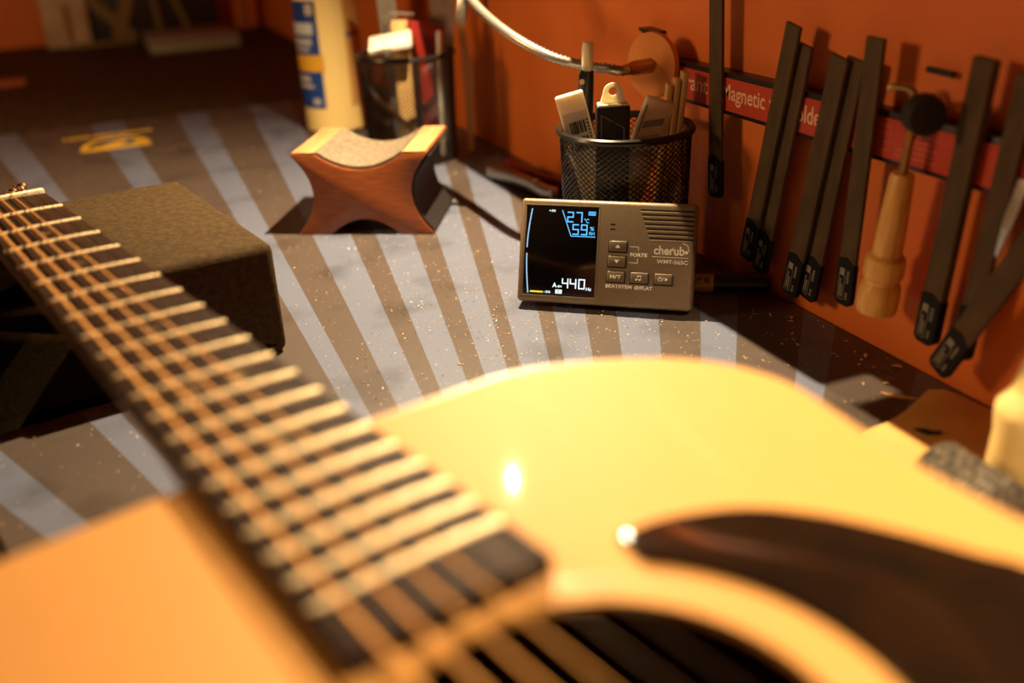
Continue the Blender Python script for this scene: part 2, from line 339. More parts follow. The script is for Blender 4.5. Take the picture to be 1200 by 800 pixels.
fb.add(vs, fs).build('fretboard', 'rosewood', G, smooth=30)
for n in range(1, 21):
    x = fx(n); w = hw(x) - 0.0004; mb = MB(); vs = []; m = 14; pr = 6
    for j in range(m + 1):
        y = w * (2 * j / m - 1)
        for k in range(pr + 1):
            a = PI * k / pr; vs.append((x + 0.0013 * math.cos(a), y, FZ + crown(y) + 0.0012 * math.sin(a)))
    fs = [(j * (pr + 1) + k, j * (pr + 1) + k + 1, (j + 1) * (pr + 1) + k + 1, (j + 1) * (pr + 1) + k) for j in range(m) for k in range(pr)]
    fs += [tuple(range(pr + 1)), tuple(range(m * (pr + 1), (m + 1) * (pr + 1)))]
    fs += [tuple([j * (pr + 1) for j in range(m + 1)] + [j * (pr + 1) + pr for j in range(m, -1, -1)])]
    mb.add(vs, fs).build('fret', 'fret', G, smooth=60)
def star(cx, cyy, r):
    pts = []
    for k in range(16):
        rr = r if k % 4 == 0 else (r * 0.62 if k % 4 == 2 else r * 0.42)
        pts.append((cx + rr * math.cos(2 * PI * k / 16), cyy + rr * math.sin(2 * PI * k / 16)))
    return pts
for n in (3, 5, 7, 9, 12, 15):
    cx = (fx(n) + fx(n - 1)) / 2
    for yy in ((-0.0085, 0.0085) if n == 12 else (0.0,)):
        MB().prism(star(cx, yy, 0.0050), FZ - 0.001 + crown(yy), FZ + 0.00012 + crown(yy)).build('inlay', 'pearl_b' if n in (12, 15) else 'pearl', G, smooth=0)
MB().box((-0.0022, 0, FZ - 0.0015), (0.0042, 0.0428, 0.0070)).build('nut', 'bone', G, bevel=0.0008)
# neck and headstock
nk = MB(); vs = []; m = 12; secs = 16
for i in range(secs + 1):
    x = -0.004 + (0.362 + 0.004) * i / secs; w = hw(max(x, 0)) - 0.0006; dep = 0.0145 + 0.003 * i / secs
    if i >= secs - 3: dep += 0.030 * ((i - secs + 3) / 3) ** 2
    for k in range(m + 1):
        a = PI * k / m; vs.append((x, w * math.cos(a), FZ - 0.0070 - dep * math.sin(a) ** 0.8))
fs = [(i * (m + 1) + k, i * (m + 1) + k + 1, (i + 1) * (m + 1) + k + 1, (i + 1) * (m + 1) + k) for i in range(secs) for k in range(m)]
fs += [(i * (m + 1), (i + 1) * (m + 1), (i + 1) * (m + 1) + m, i * (m + 1) + m) for i in range(secs)] + [tuple(range(m + 1)), tuple(range(secs * (m + 1), (secs + 1) * (m + 1)))]
nk.add(vs, fs).build('neck', 'mahogany', G, smooth=50)
HM = T((-0.0042, 0, FZ - 0.0052)) @ R(-13, 'Y')         # headstock leans back from the nut (local -x)
hd = [(0, -0.0212), (-0.018, -0.0230), (-0.034, -0.0270), (-0.165, -0.0290), (-0.175, -0.026), (-0.180, 0), (-0.175, 0.026), (-0.165, 0.0290), (-0.034, 0.0270), (-0.018, 0.0230), (0, 0.0212)]
HM = T((-0.0042, 0, FZ - 0.0052)) @ Matrix.Rotation(math.radians(-16), 4, 'Y')
MB().prism(hd, -0.0140, 0.0, HM).build('headstock', 'mahogany', G, bevel=0.001)
for s in (-1, 1):
    for t in (0.045, 0.088, 0.131):
        mx = HM @ T((-t, s * (0.0180 + (t - 0.045) * 0.03), 0))
        pg = MB().lathe([(0.0048, 0), (0.0048, 0.0015), (0.0031, 0.0020), (0.0031, 0.0075), (0.0024, 0.0085), (0.0024, 0.0100), (0.0044, 0.0120), (0.0042, 0.0136), (0.0015, 0.0142)], 14, mx).build('tuning_post', 'nickel', G)
        kb = MB().box((0, s * 0.0125, -0.009), (0.004, 0.008, 0.003), mx).lathe([(0.003, -0.002), (0.0045, -0.001), (0.0045, 0.001), (0.003, 0.002)], 12, mx @ T((0, s * 0.0165, -0.009)) @ R(90, 'X'))
        kb.build('tuning_button', 'nickel', G)
# bridge
MB().prism([(0.630, -0.075), (0.668, -0.075), (0.672, -0.03), (0.672, 0.03), (0.668, 0.075), (0.630, 0.075)], ZT, ZT + 0.009).build('bridge', 'rosewood', G, bevel=0.002)
MB().box((0.6495, 0, ZT + 0.010), (0.003, 0.072, 0.006)).build('saddle', 'bone', G, bevel=0.0006)
ydn = [-0.0172, -0.0103, -0.0034, 0.0034, 0.0103, 0.0172]; ydb = [-0.0270, -0.0162, -0.0054, 0.0054, 0.0162, 0.0270]
rad = [0.00068, 0.00056, 0.00044, 0.00034, 0.00020, 0.00015]
posts = [(0.131, -1), (0.088, -1), (0.045, -1), (0.045, 1), (0.088, 1), (0.131, 1)]
for i in range(6):
    zn = FZ + crown(ydn[i]) + 0.0016 + rad[i]; zb = ZT + 0.0131
    pt = HM @ Vector((-posts[i][0], posts[i][1] * (0.0150 + (posts[i][0] - 0.045) * 0.03), 0.0062))
    p0 = Vector((-0.0022, ydn[i], zn)); p1 = Vector((0.6495, ydb[i], zb))
    mid = [p0.lerp(p1, k / 10) for k in range(11)]
    MB().tube([pt] + mid + [Vector((0.658, ydb[i], ZT + 0.0085))], rad[i], 8).build('string', 'bronze' if i < 4 else 'steel_str', G, smooth=60)
    MB().lathe([(0.0022, 0.007), (0.0032, 0.0100), (0.0032, 0.0115), (0.0012, 0.0128)], 10, T((0.660, ydb[i], ZT))).build('bridge_pin', 'bone', G)

# ------------------------------------------------------------------ foam neck support under the neck
fm = MB()
poly = [(-0.160, 0.0), (0.142, 0.0), (0.142, 0.071), (0.045, 0.071), (0.045, 0.004), (-0.030, 0.004), (-0.030, 0.071), (-0.160, 0.071)]   # lateral, z
mx = Matrix(((0, 0, 1, 0), (1, 0, 0, 0), (0, 1, 0, 0), (0, 0, 0, 1)))
fmo = fm.prism(poly, -0.190, 0.0, mx).build('foam_block', 'foam', None, bevel=0.006, seg=3, loc=(-0.0145, -0.4555, 0.0004), rot=(0, 0, math.radians(10.5)))
tag(fmo, 'dark foam block with a channel supporting the guitar neck', 'foam block')

# ------------------------------------------------------------------ digital tuner
TW, TH, TD = 0.1154, 0.0680, 0.016; tilt = 20
ang = math.atan2(0.090, 0.073)
base = Vector((-0.0349, -0.1646, 0.0055))                # front bottom left corner
rz = Matrix.Rotation(ang, 4, 'Z'); bk = rz @ Vector((0, TD * math.cos(math.radians(tilt)), -TD * math.sin(math.radians(tilt))))
loc = base + Vector(bk)
TU = thing('digital_tuner', 'champagne coloured digital metronome tuner leaning back with lit display', 'tuner', tuple(loc), (-math.radians(tilt), 0, ang))
MB().box((TW / 2, -TD / 2, TH / 2), (TW, TD, TH)).build('case', 'tuner', TU, bevel=0.0028, seg=4)
MB().box((TW / 2, 0.0002, TH * 0.5), (TW - 0.012, 0.001, TH - 0.012)).build('back_cover', 'black_pl', TU)
# kickstand: from the back to the table
ks = MB(); up = 0.046; ca, sa = math.cos(math.radians(tilt)), math.sin(math.radians(tilt))
gy = 0.030; gz = gy * math.tan(math.radians(tilt))      # where the ground is at that depth behind the back (local z)
ks.add([(0.036, 0.0008, up), (0.080, 0.0008, up), (0.080, 0.0028, up), (0.036, 0.0028, up), (0.036, gy, gz + 0.0002), (0.080, gy, gz + 0.0002), (0.080, gy + 0.002, gz + 0.001), (0.036, gy + 0.002, gz + 0.001)],
       [(0, 1, 2, 3), (4, 7, 6, 5), (0, 4, 5, 1), (1, 5, 6, 2), (2, 6, 7, 3), (3, 7, 4, 0)]).build('kickstand', 'black_pl', TU)
FY = -TD
def fbox(u0, u1, v0, v1, y0, y1, mb=None):
    mb = mb or MB(); return mb.box(((u0 + u1) / 2 * TW, (y0 + y1) / 2, (v0 + v1) / 2 * TH), ((u1 - u0) * TW, abs(y1 - y0), (v1 - v0) * TH))
rimb = MB()
sx0, sx1, sz0, sz1 = 0.037, 0.455, 0.072, 0.932
for a in ((sx0 - .008, sx1 + .008, sz0 - .016, sz0), (sx0 - .008, sx1 + .008, sz1, sz1 + .014), (sx0 - .008, sx0, sz0, sz1), (sx1, sx1 + .008, sz0, sz1)): fbox(*a, FY - 0.0004, FY + 0.0005, rimb)
scr = fbox(sx0, sx1, sz0, sz1, FY - 0.0003, FY + 0.001).build('display', 'screen', TU, bevel=0.0002)
rimb.build('display_rim', 'tuner', TU, bevel=0.0003)
def sp(s, r): return ((sx0 + (sx1 - sx0) * s) * TW, (sz0 + (sz1 - sz0) * (1 - r)) * TH)
SY = FY - 0.00045
def line(pts, w, mb):
    for a, b in zip(pts, pts[1:]):
        a = Vector(sp(*a)); b = Vector(sp(*b)); d = (b - a).normalized(); nn = Vector((-d.y, d.x)) * w / 2; a = a - d * w * 0.3; b = b + d * w * 0.3
        mb.add([(a.x - nn.x, SY, a.y - nn.y), (b.x - nn.x, SY, b.y - nn.y), (b.x + nn.x, SY, b.y + nn.y), (a.x + nn.x, SY, a.y + nn.y)], [(0, 1, 2, 3)])
SEG = {'0': 'abcdef', '2': 'abged', '4': 'fgbc', '5': 'afgcd', '7': 'abc', '9': 'abcdfg'}
def digit(ch, s, r, w, h, t, mb):
    x0, x1, y0, ym, y1 = s - w / 2, s + w / 2, r - h / 2, r, r + h / 2
    P = {'a': ((x0, y0), (x1, y0)), 'b': ((x1, y0), (x1, ym)), 'c': ((x1, ym), (x1, y1)), 'd': ((x0, y1), (x1, y1)), 'e': ((x0, ym), (x0, y1)), 'f': ((x0, y0), (x0, ym)), 'g': ((x0, ym), (x1, ym))}
    for c in SEG[ch]: line(P[c], t, mb)
def stext(txt, s, r, w, h, name, m, bold=0.0):
    x, z = sp(s, r); text_mb(txt, w * (sx1 - sx0) * TW, h * (sz1 - sz0) * TH, x, z, SY, bold=bold).build(name, m, scr, smooth=0)
mb = MB(); line([(0.078 - 0.048 * math.sin(PI / 2 * i / 8) , 0.04 + 0.43 * i / 8) for i in range(9)], 0.0008, mb); line([(0.031 + 0.042 * (1 - math.cos(PI / 2 * i / 8)), 0.54 + 0.44 * i / 8) for i in range(9)], 0.0008, mb); mb.build('meter_arc', 'e_line', scr, smooth=0)
mb = MB(); line([(0.50, 0.045), (0.635, 0.325), (0.965, 0.325)], 0.0006, mb)
digit('2', 0.615, 0.115, 0.075, 0.105, 0.0008, mb); digit('7', 0.735, 0.115, 0.075, 0.105, 0.0008, mb); digit('5', 0.695, 0.250, 0.075, 0.105, 0.0008, mb); digit('9', 0.812, 0.250, 0.075, 0.105, 0.0008, mb)
mb.build('climate_digits', 'e_blue', scr, smooth=0)
stext('°C', 0.84, 0.150, 0.065, 0.050, 'degree_mark', 'e_blue', 0.02); stext('%', 0.92, 0.235, 0.06, 0.042, 'percent_mark', 'e_blue', 0.02); stext('RH', 0.92, 0.288, 0.075, 0.034, 'humidity_mark', 'e_blue', 0.02)
mb = MB(); line([(0.865, 0.05), (0.955, 0.05), (0.955, 0.085), (0.865, 0.085), (0.865, 0.05)], 0.0004, mb)
for s in (0.885, 0.91, 0.935): line([(s, 0.055), (s, 0.08)], 0.0007, mb)
mb.build('battery_icon', 'e_blue', scr, smooth=0)
mb = MB(); digit('4', 0.59, 0.855, 0.075, 0.10, 0.0008, mb); digit('4', 0.70, 0.855, 0.075, 0.10, 0.0008, mb); digit('0', 0.82, 0.855, 0.075, 0.10, 0.0008, mb); mb.build('pitch_digits', 'e_white', scr, smooth=0)
stext('A', 0.445, 0.88, 0.06, 0.052, 'pitch_name', 'e_white', 0.03); stext('4=', 0.515, 0.893, 0.065, 0.032, 'pitch_octave', 'e_white', 0.03); stext('Hz', 0.92, 0.905, 0.075, 0.036, 'hertz_mark', 'e_white', 0.02)
stext('+50', 0.36, 0.052, 0.09, 0.026, 'meter_mark', 'e_white', 0.02); stext('-50', 0.345, 0.962, 0.09, 0.026, 'meter_mark', 'e_white', 0.02)
mb = MB(); line([(0.11, 0.965), (0.28, 0.965)], 0.0010, mb); mb.build('meter_bar', 'e_yel', scr, smooth=0)
mb = MB(); line([(0.475, 0.952), (0.535, 0.952)], 0.0026, mb); kb = mb.build('key_box', 'e_white', scr, smooth=0)
x, z = sp(0.505, 0.952); text_mb('C', 0.0014, 0.0017, x, z, SY - 0.0001, bold=0.03).build('key_letter', 'screen', scr, smooth=0)
# right half of the face
for i in range(7):
    v = 0.928 - i * 0.0435; fbox(0.688 + i * 0.0095, 0.988, v - 0.007, v + 0.007, FY - 0.00012, FY + 0.001).build('speaker_slot', 'black_pl', TU, smooth=0)
    v = 0.906 - i * 0.0435; fbox(0.690 + i * 0.0095, 0.990, v - 0.009, v + 0.009, FY - 0.0007, FY + 0.0005).build('speaker_rib', 'tuner', TU, bevel=0.0003)
mb = MB(); fbox(0.524, 0.553, 0.772, 0.787, FY - 0.0001, FY + 0.001, mb); fbox(0.524, 0.553, 0.728, 0.743, FY - 0.0001, FY + 0.001, mb); mb.build('sensor_vent', 'black_pl', TU, smooth=0)
PYY = FY - 0.0017
def button(u, v, kind):
    well = fbox(u - 0.056, u + 0.056, v - 0.063, v + 0.057, FY - 0.0001, FY + 0.001).build('button_gap', 'black_pl', TU, bevel=0.0003)
    b = fbox(u - 0.049, u + 0.049, v - 0.048, v + 0.052, FY - 0.0016, FY + 0.0005).build('button', 'tuner_btn', TU, bevel=0.0006, seg=3)
    mb = MB(); cx, cz = u * TW, (v + 0.002) * TH
    if kind in 'ud':
        sgn = 1 if kind == 'u' else -1
        mb.add([(cx - 0.0017, PYY, cz - sgn * 0.0010), (cx + 0.0017, PYY, cz - sgn * 0.0010), (cx, PYY, cz + sgn * 0.0012)], [(0, 1, 2)])
    elif kind == 'm': mb = text_mb('M/T', 0.0072, 0.0024, cx, cz, PYY, bold=0.02)
    elif kind == 'n':
        for dx in (-0.0010, 0.0012):
            mb.add([(cx + dx - 0.00075 + 0.0007 * math.cos(a), PYY, cz - 0.0012 + 0.0005 * math.sin(a)) for a in [2 * PI * k / 10 for k in range(10)]], [tuple(range(10))])
            mb.box((cx + dx, PYY, cz), (0.0003, 0.0001, 0.0026))
        mb.box((cx + 0.0001, PYY, cz + 0.0012), (0.0025, 0.0001, 0.0006))
    else:
        for k in range(16):
            a, b2 = 2 * PI * k / 16, 2 * PI * (k + 1) / 16
            mb.add([(cx - 0.0020 + r * math.cos(t), PYY, cz + r * math.sin(t)) for r, t in ((0.0011, a), (0.0014, a), (0.0014, b2), (0.0011, b2))], [(0, 1, 2, 3)])
        mb.box((cx - 0.0020, PYY, cz + 0.0006), (0.0003, 0.0001, 0.0013)); mb.box((cx, PYY, cz), (0.0003, 0.0001, 0.0026), T((cx, 0, cz)) @ R(20, 'Y') @ T((-cx, 0, -cz)))
        mb.add([(cx + 0.0012, PYY, cz - 0.0012), (cx + 0.0032, PYY, cz), (cx + 0.0012, PYY, cz + 0.0012)], [(0, 1, 2)])
    mb.build('button_symbol', 'print', b, smooth=0)
button(0.575, 0.575, 'u'); button(0.573, 0.432, 'd'); button(0.572, 0.287, 'm'); button(0.704, 0.287, 'n'); button(0.838, 0.287, 'p')
PF = FY - 0.00012
pm = MB()
def pbar(u0, v0, u1, v1, w=0.00035):
    a = Vector((u0 * TW, v0 * TH)); b = Vector((u1 * TW, v1 * TH)); d = (b - a).normalized(); nn = Vector((-d.y, d.x)) * w / 2
    pm.add([(a.x - nn.x, PF, a.y - nn.y), (b.x - nn.x, PF, b.y - nn.y), (b.x + nn.x, PF, b.y + nn.y), (a.x + nn.x, PF, a.y + nn.y)], [(0, 1, 2, 3)])
pbar(0.640, 0.580, 0.690, 0.580); pbar(0.690, 0.583, 0.690, 0.540); pbar(0.638, 0.428, 0.688, 0.428); pbar(0.688, 0.425, 0.688, 0.472); pbar(0.768, 0.497, 0.968, 0.497, 0.0004)
# stroke crossing the e and the curved stem with a dot at the end of the name
pbar(0.845, 0.530, 0.885, 0.590, 0.00045); pbar(0.925, 0.640, 0.960, 0.612, 0.0005); pbar(0.960, 0.612, 0.968, 0.560, 0.0005)
pm.add([(0.955 * TW + 0.0011 * math.cos(a), PF, 0.548 * TH + 0.0011 * math.sin(a)) for a in [2 * PI * k / 12 for k in range(12)]], [tuple(range(12))])
pm.build('face_lines', 'print', TU, smooth=0)
def ptext(txt, u, v, w, h, bold=0.0): text_mb(txt, w * TW, h * TH, u * TW, v * TH, PF, bold=bold).build('lettering', 'print', TU, smooth=0)
ptext('FORTE', 0.693, 0.505, 0.095, 0.036, 0.03); ptext('cherub', 0.860, 0.560, 0.170, 0.085, 0.025); ptext('WMT-565C', 0.880, 0.455, 0.170, 0.038, 0.02)
ptext('BEAT/ITEM', 0.590, 0.197, 0.148, 0.034, 0.03); ptext('Ø/FLAT', 0.730, 0.195, 0.100, 0.036, 0.03)

# ------------------------------------------------------------------ neck cradle (wood, concave on all sides)
RW, RH_, RD = 0.113, 0.0680, 0.092
ra = math.radians(60)
NR = thing('neck_rest', 'red brown wooden guitar neck cradle with cork lined hollow', 'neck rest', (-0.2680, -0.2600, 0), (0, 0, ra))
pts = [(0.003, 0.0)]
def arcpts(a, b, sag, n=10):
    a = Vector(a); b = Vector(b); d = b - a; nn = Vector((-d.y, d.x)).normalized()
    return [tuple(a + d * t + nn * sag * 4 * t * (1 - t)) for t in [i / n for i in range(n + 1)]]
pts = [(0.0, 0.0)] + arcpts((0.027, 0.0), (0.086, 0.0), 0.0135) + [(RW, 0.0)] + arcpts((RW, 0.002), (RW, RH_ - 0.001), 0.0155)
pts += [(RW, RH_)] + arcpts((RW - 0.021, RH_ - 0.0015), (0.021, RH_ - 0.0015), 0.0125) + [(0.0, RH_)] + arcpts((0.0, RH_ - 0.001), (0.0, 0.002), 0.0155)
mxr = Matrix(((1, 0, 0, 0), (0, 0, -1, 0), (0, 1, 0, 0), (0, 0, 0, 1)))      # prism z -> local -y, so use negative z
MB().prism(pts, -RD, 0.0, mxr).build('cradle_block', 'rest_wood', NR, bevel=0.0007, smooth=30)
for x0, x1 in ((0.0015, 0.0205), (RW - 0.0205, RW - 0.0015)):
    MB().box(((x0 + x1) / 2, RD / 2, RH_ + 0.0006), (x1 - x0, RD - 0.002, 0.0011)).build('top_pad', 'rest_lit_top', NR, bevel=0.0004)
ar = arcpts((RW - 0.0215, RH_ - 0.0012), (0.0215, RH_ - 0.0012), 0.0122, 14); ar2 = [(x, z + 0.0024) for x, z in reversed(ar)]
MB().prism([(x, z) for x, z in ar] + ar2, -RD + 0.003, -0.0025, mxr).build('cork_liner', 'cork', NR, smooth=30)
for s, x in ((1, RW),):
    a = arcpts((RW + 0.0002, 0.004), (RW + 0.0002, RH_ - 0.003), 0.0150, 12); b = [(p[0] + 0.0010, p[1]) for p in reversed(a)]
    MB().prism(a + b, -RD + 0.003, -0.0015, mxr).build('side_liner', 'black_rub', NR, smooth=30)

# ------------------------------------------------------------------ wire mesh pen cups
def pen_cup(loc, label, s=1.0):
    c = thing('mesh_pen_cup', label, 'pen cup', loc, group='black wire mesh pen cups')
    rb, rt, h = 0.0425 * s, 0.0455 * s, 0.102 * s
    MB().lathe([(0.0, 0.0), (rb, 0.0), (rb + 0.0006, 0.004), (rb - 0.0006, 0.004), (rb - 0.001, 0.0012), (0.0, 0.0012)], 48, cap=False).build('cup_base', 'black_wire', c)
    mb = MB(); n = 58; m = 15; turn = 2 * PI * 0.45
    for d in (-1, 1):
        for k in range(n):
            a0 = 2 * PI * k / n; p = []
            for i in range(m + 1):
                t = i / m; r = rb + (rt - rb) * t + d * 0.00012; a = a0 + d * turn * t; p.append((r * math.cos(a), r * math.sin(a), 0.003 + (h - 0.005) * t))
            mb.tube(p, 0.00045, 4, cap=False)
    w = mb.build('mesh_wall', 'black_wire', c, smooth=60); w['kind'] = 'stuff'
    mb = MB(); prof = []
    N1, N2 = 64, 10; vs = []; fs = []
    for i in range(N1):
        A = 2 * PI * i / N1
        for j in range(N2):
            B = 2 * PI * j / N2; rr = rt + 0.0004 + 0.0026 * math.cos(B); vs.append((rr * math.cos(A), rr * math.sin(A), h - 0.0012 + 0.0026 * math.sin(B)))
    for i in range(N1):
        for j in range(N2): fs.append((i * N2 + j, ((i + 1) % N1) * N2 + j, ((i + 1) % N1) * N2 + (j + 1) % N2, i * N2 + (j + 1) % N2))
    mb.add(vs, fs).build('rim', 'black_wire', c)
    return c
C1 = (-0.071, -0.062, 0.0); C2 = (-0.4657, -0.0952, 0.0); VA = math.radians(66.8)
pen_cup(C1, 'black wire mesh cup behind the tuner holding plastic cases and a pen')
pen_cup(C2, 'black wire mesh cup beside the glue bottle holding cards and steel strips', 1.06)
RV = Vector((0.394, 0.919, 0)); FV = Vector((0.919, -0.394, 0))
def incup(c, lat, f, z): return tuple(Vector(c) + RV * lat + FV * f + Vector((0, 0, z)))
def leaning(name, label, cat, c, latb, f, zb, lean, group=None):    # base point and sideways lean (deg, + to the right)
    return thing(name, label, cat, incup(c, latb, f, zb), (0, math.radians(lean), VA), group)
# white blade case with bar code
t = leaning('white_case', 'white plastic blade case with a bar code label in the cup', 'case', C1, -0.0085, 0.006, 0.0042, -14.0)
MB().box((0, 0, 0.0635), (0.0195, 0.0055, 0.127)).build('case_body', 'white_pl', t, bevel=0.0016, seg=3)
MB().box((0, -0.00285, 0.094), (0.0165, 0.0003, 0.040)).build('paper_label', 'paper', t, smooth=0)
mb = MB(); random.seed(3); x = -0.005
while x < 0.006:
    w = random.choice((0.0004, 0.0007, 0.0011)); mb.box((x + w / 2, -0.00305, 0.1035), (w, 0.0002, 0.0085)); mb.box((x + w / 2, -0.00305, 0.0920), (w, 0.0002, 0.0095)); x += w + random.choice((0.0004, 0.0008))
for i in range(9): mb.box((0.0076, -0.00305, 0.088 + i * 0.0024), (0.0012, 0.0002, 0.0014))
for i in range(6): mb.box((-0.0072, -0.00305, 0.086 + i * 0.0026), (0.0009, 0.0002, 0.0016))
bc = mb.build('bar_code', 'black_pl', t, smooth=0)
# black case with a hang tab
t = leaning('black_case', 'black plastic case with a clear hang tab in the cup', 'case', C1, -0.0125, 0.0235, 0.0042, 0.8)
MB().box((0, 0, 0.0590), (0.0225, 0.0110, 0.118)).build('case_body', 'black_pl', t, bevel=0.0016, seg=3)
MB().box((0, 0.0, 0.1178), (0.0205, 0.0095, 0.0022)).build('case_edge', 'frost', t, bevel=0.0006)
mb = MB(); vs = []; nn = 24
hole_c = (0, 0.1265)
outp = []
for k in range(nn):
    a = 2 * PI * k / nn; r = 0.0066
    x, z = r * math.cos(a), 0.1258 + r * math.sin(a)
    if math.sin(a) < 0: x = math.copysign(0.0066 + 0.0022 * -math.sin(a), math.cos(a)) if abs(math.cos(a)) > 0.3 else x * 1.3; z = 0.1258 + 0.0075 * math.sin(a)
    outp.append((x, z))
for y in (-0.0012, -0.0002):
    vs += [(x, y, z) for x, z in outp]; vs += [(0.0028 * math.cos(2 * PI * k / nn), y, 0.1268 + 0.0028 * math.sin(2 * PI * k / nn)) for k in range(nn)]
fs = []
for k in range(nn):
    j = (k + 1) % nn; fs += [(k, j, nn + j, nn + k), (2 * nn + k, 3 * nn + k, 3 * nn + j, 2 * nn + j), (k, 2 * nn + k, 2 * nn + j, j), (nn + k, nn + j, 3 * nn + j, 3 * nn + k)]
mb.add(vs, fs).build('hang_tab', 'frost', t)
mb = MB()
for a, b in (((-0.0078, 0.112), (0.0072, 0.1035)), ((0.0072, 0.1035), (0.0072, 0.0945)), ((-0.0078, 0.112), (-0.0078, 0.09)), ((0.0072, 0.0945), (0.0, 0.089))):
    mb.tube([(a[0], -0.0056, a[1]), (b[0], -0.0056, b[1])], 0.00028, 5)
mb.build('raised_outline', 'grey_in', t)
mb = MB()
for z in (0.1055, 0.0985, 0.091): mb.lathe([(0.0021, 0.0), (0.0021, 0.0004), (0.0012, 0.0004)], 14, T((-0.0005, -0.0055, z)) @ R(90, 'X'))
mb.build('stud', 'black_rub', t)
# frosted case
t = leaning('frosted_case', 'frosted plastic blade case leaning right in the cup', 'case', C1, -0.0175, 0.0125, 0.0060, 19.0)
MB().box((0, 0, 0.0615), (0.0210, 0.0055, 0.123)).build('case_body', 'frost', t, bevel=0.0022, seg=3)
mb = MB()
for z in (0.112, 0.101, 0.090):
    mb.add([(-0.0065, -0.0029, z - 0.006), (0.0065, -0.0029, z), (0.0065, -0.0029, z - 0.005), (-0.0065, -0.0029, z - 0.011)], [(0, 1, 2, 3)])
mb.box((-0.0078, -0.0029, 0.099), (0.0012, 0.0002, 0.036))
mb.build('blade_marks', 'grey_in', t, smooth=0)  # grey blade shapes laid flat on the case front
for i in range(3):
    t = MB().box((0, 0, 0.0625 + i * 0.002), (0.0040, 0.0130, 0.125 + i * 0.004)).build('wood_strip', 'tan_wood', None, bevel=0.0004, loc=incup(C1, 0.0185 + i * 0.0047, -0.003, 0.0042), rot=(0, math.radians(5.5), VA))
    tag(t, ['shortest tan wooden strip, next to the frosted case in the cup', 'middle tan wooden strip between two others in the cup', 'tallest tan wooden strip, beside the rim of the cup'][i], 'wood strip', 'tan wooden strips in the cup')
t = leaning('black_pen', 'glossy black pen with clear cap top standing in the cup', 'pen', C1, -0.0290, -0.016, 0.0042, 1.8)
MB().lathe([(0.0008, 0.0), (0.0025, 0.006), (0.0044, 0.014), (0.0047, 0.130), (0.0044, 0.134)], 18).build('barrel', 'black_pl', t)
MB().lathe([(0.0036, 0.134), (0.0036, 0.141), (0.0030, 0.1415)], 18).build('eraser_band', 'white_pl', t)
MB().lathe([(0.0040, 0.137), (0.0040, 0.150), (0.0034, 0.153), (0.0012, 0.1535)], 18).build('clear_top', 'frost', t)
MB().prism([(-0.0062, 0.090), (-0.0016, 0.090), (-0.0016, 0.134), (-0.0045, 0.136), (-0.0062, 0.132)], 0.0020, 0.0062, mxr).build('clip', 'black_pl', t, bevel=0.0006)
MB().lathe([(0.0019, 0), (0.0019, 0.0004)], 14, T((-0.0039, -0.0062, 0.1275)) @ R(90, 'X')).build('clip_badge', 'pearl_b', t)
mb = text_mb('olaio', 0.013, 0.0030, 0, 0, 0)
mb.v = [tuple(T((-0.0039, -0.00635, 0.105)) @ R(-90, 'Y') @ Vector(v)) for v in mb.v]; mb.build('lettering', 'print', t, smooth=0)

# second cup
t = MB().box((0, 0, 0), (0.043, 0.026, 0.0055)).build('folded_card', 'paper', None, bevel=0.0008, loc=incup(C2, -0.0130, 0.012, 0.1200), rot=(math.radians(24), math.radians(-8), VA)); tag(t, 'folded white paper card lying in the rear mesh cup', 'card')
t = leaning('paddle', 'small yellow wooden block with a steel top in rear cup', 'block', C2, -0.0050, -0.012, 0.006, 0)
MB().box((0, 0, 0.066), (0.0165, 0.006, 0.132)).build('block', 'tan_wood', t, bevel=0.0006)
MB().tube([(-0.0125, 0, 0.128), (-0.0120, 0, 0.137), (-0.0085, 0, 0.1395), (0.0160, 0, 0.137)], 0.0013, 8).build('wire_top', 'steel', t)
t = MB().prism([(-0.004, 0.006), (0.006, 0.006), (0.026, 0.132), (-0.012, 0.139), (-0.002, 0.10)], 0.0, 0.003, mxr).build('red_scraper', 'red_pl', None, bevel=0.0005, loc=incup(C2, 0.0155, -0.006, 0.0), rot=(0, 0, VA)); tag(t, 'dark red plastic scraper with pointed shape in rear cup', 'scraper')
for lat, w, le, lb in ((-0.0100, 0.019, -3, 'narrower steel strip standing behind the yellow block in rear cup'), (0.0260, 0.025, 5, 'wider steel strip standing behind the red scraper in rear cup')):
    t = MB().box((0, 0, 0.105), (w, 0.0012, 0.20)).build('steel_rule', 'steel', None, loc=incup(C2, lat, -0.0240, 0.005), rot=(0, math.radians(le), VA))
    tag(t, lb, 'ruler', 'steel strips in the rear cup')
t = MB().lathe([(0.0028, 0.006), (0.0030, 0.127), (0.0020, 0.130)], 14).build('white_stick', 'white_pl', None, loc=incup(C2, 0.0320, 0.018, 0), rot=(0, math.radians(2), VA)); tag(t, 'thin white stick standing at the rim of rear cup', 'stick')
t = MB().lathe([(0.0026, 0), (0.0026, 0.066), (0.0018, 0.068)], 12).build('streak_rod', 'brass', None, loc=incup(C2, 0.0150, 0.024, 0.022), rot=(0, math.radians(-44), VA)); tag(t, 'short brass rod added as a slanting streak of light inside the rear mesh cup', 'rod')  # rod added in place of a bright streak of light in the cup
mb = MB(); mb.add([(0, 0, 0), (0.007, 0, 0), (0.010, 0.004, 0.08), (0.003, 0.004, 0.142), (-0.004, 0.004, 0.142), (0.0, 0.002, 0.08)], [(0, 1, 2, 5), (5, 2, 3, 4)])
mb.v += [(x, y + 0.0012, z) for x, y, z in mb.v[:6]]; mb.f += [(6, 11, 8, 7), (11, 10, 9, 8), (0, 6, 7, 1), (1, 7, 8, 2), (2, 8, 9, 3), (3, 9, 10, 4), (4, 10, 11, 5), (5, 11, 6, 0)]
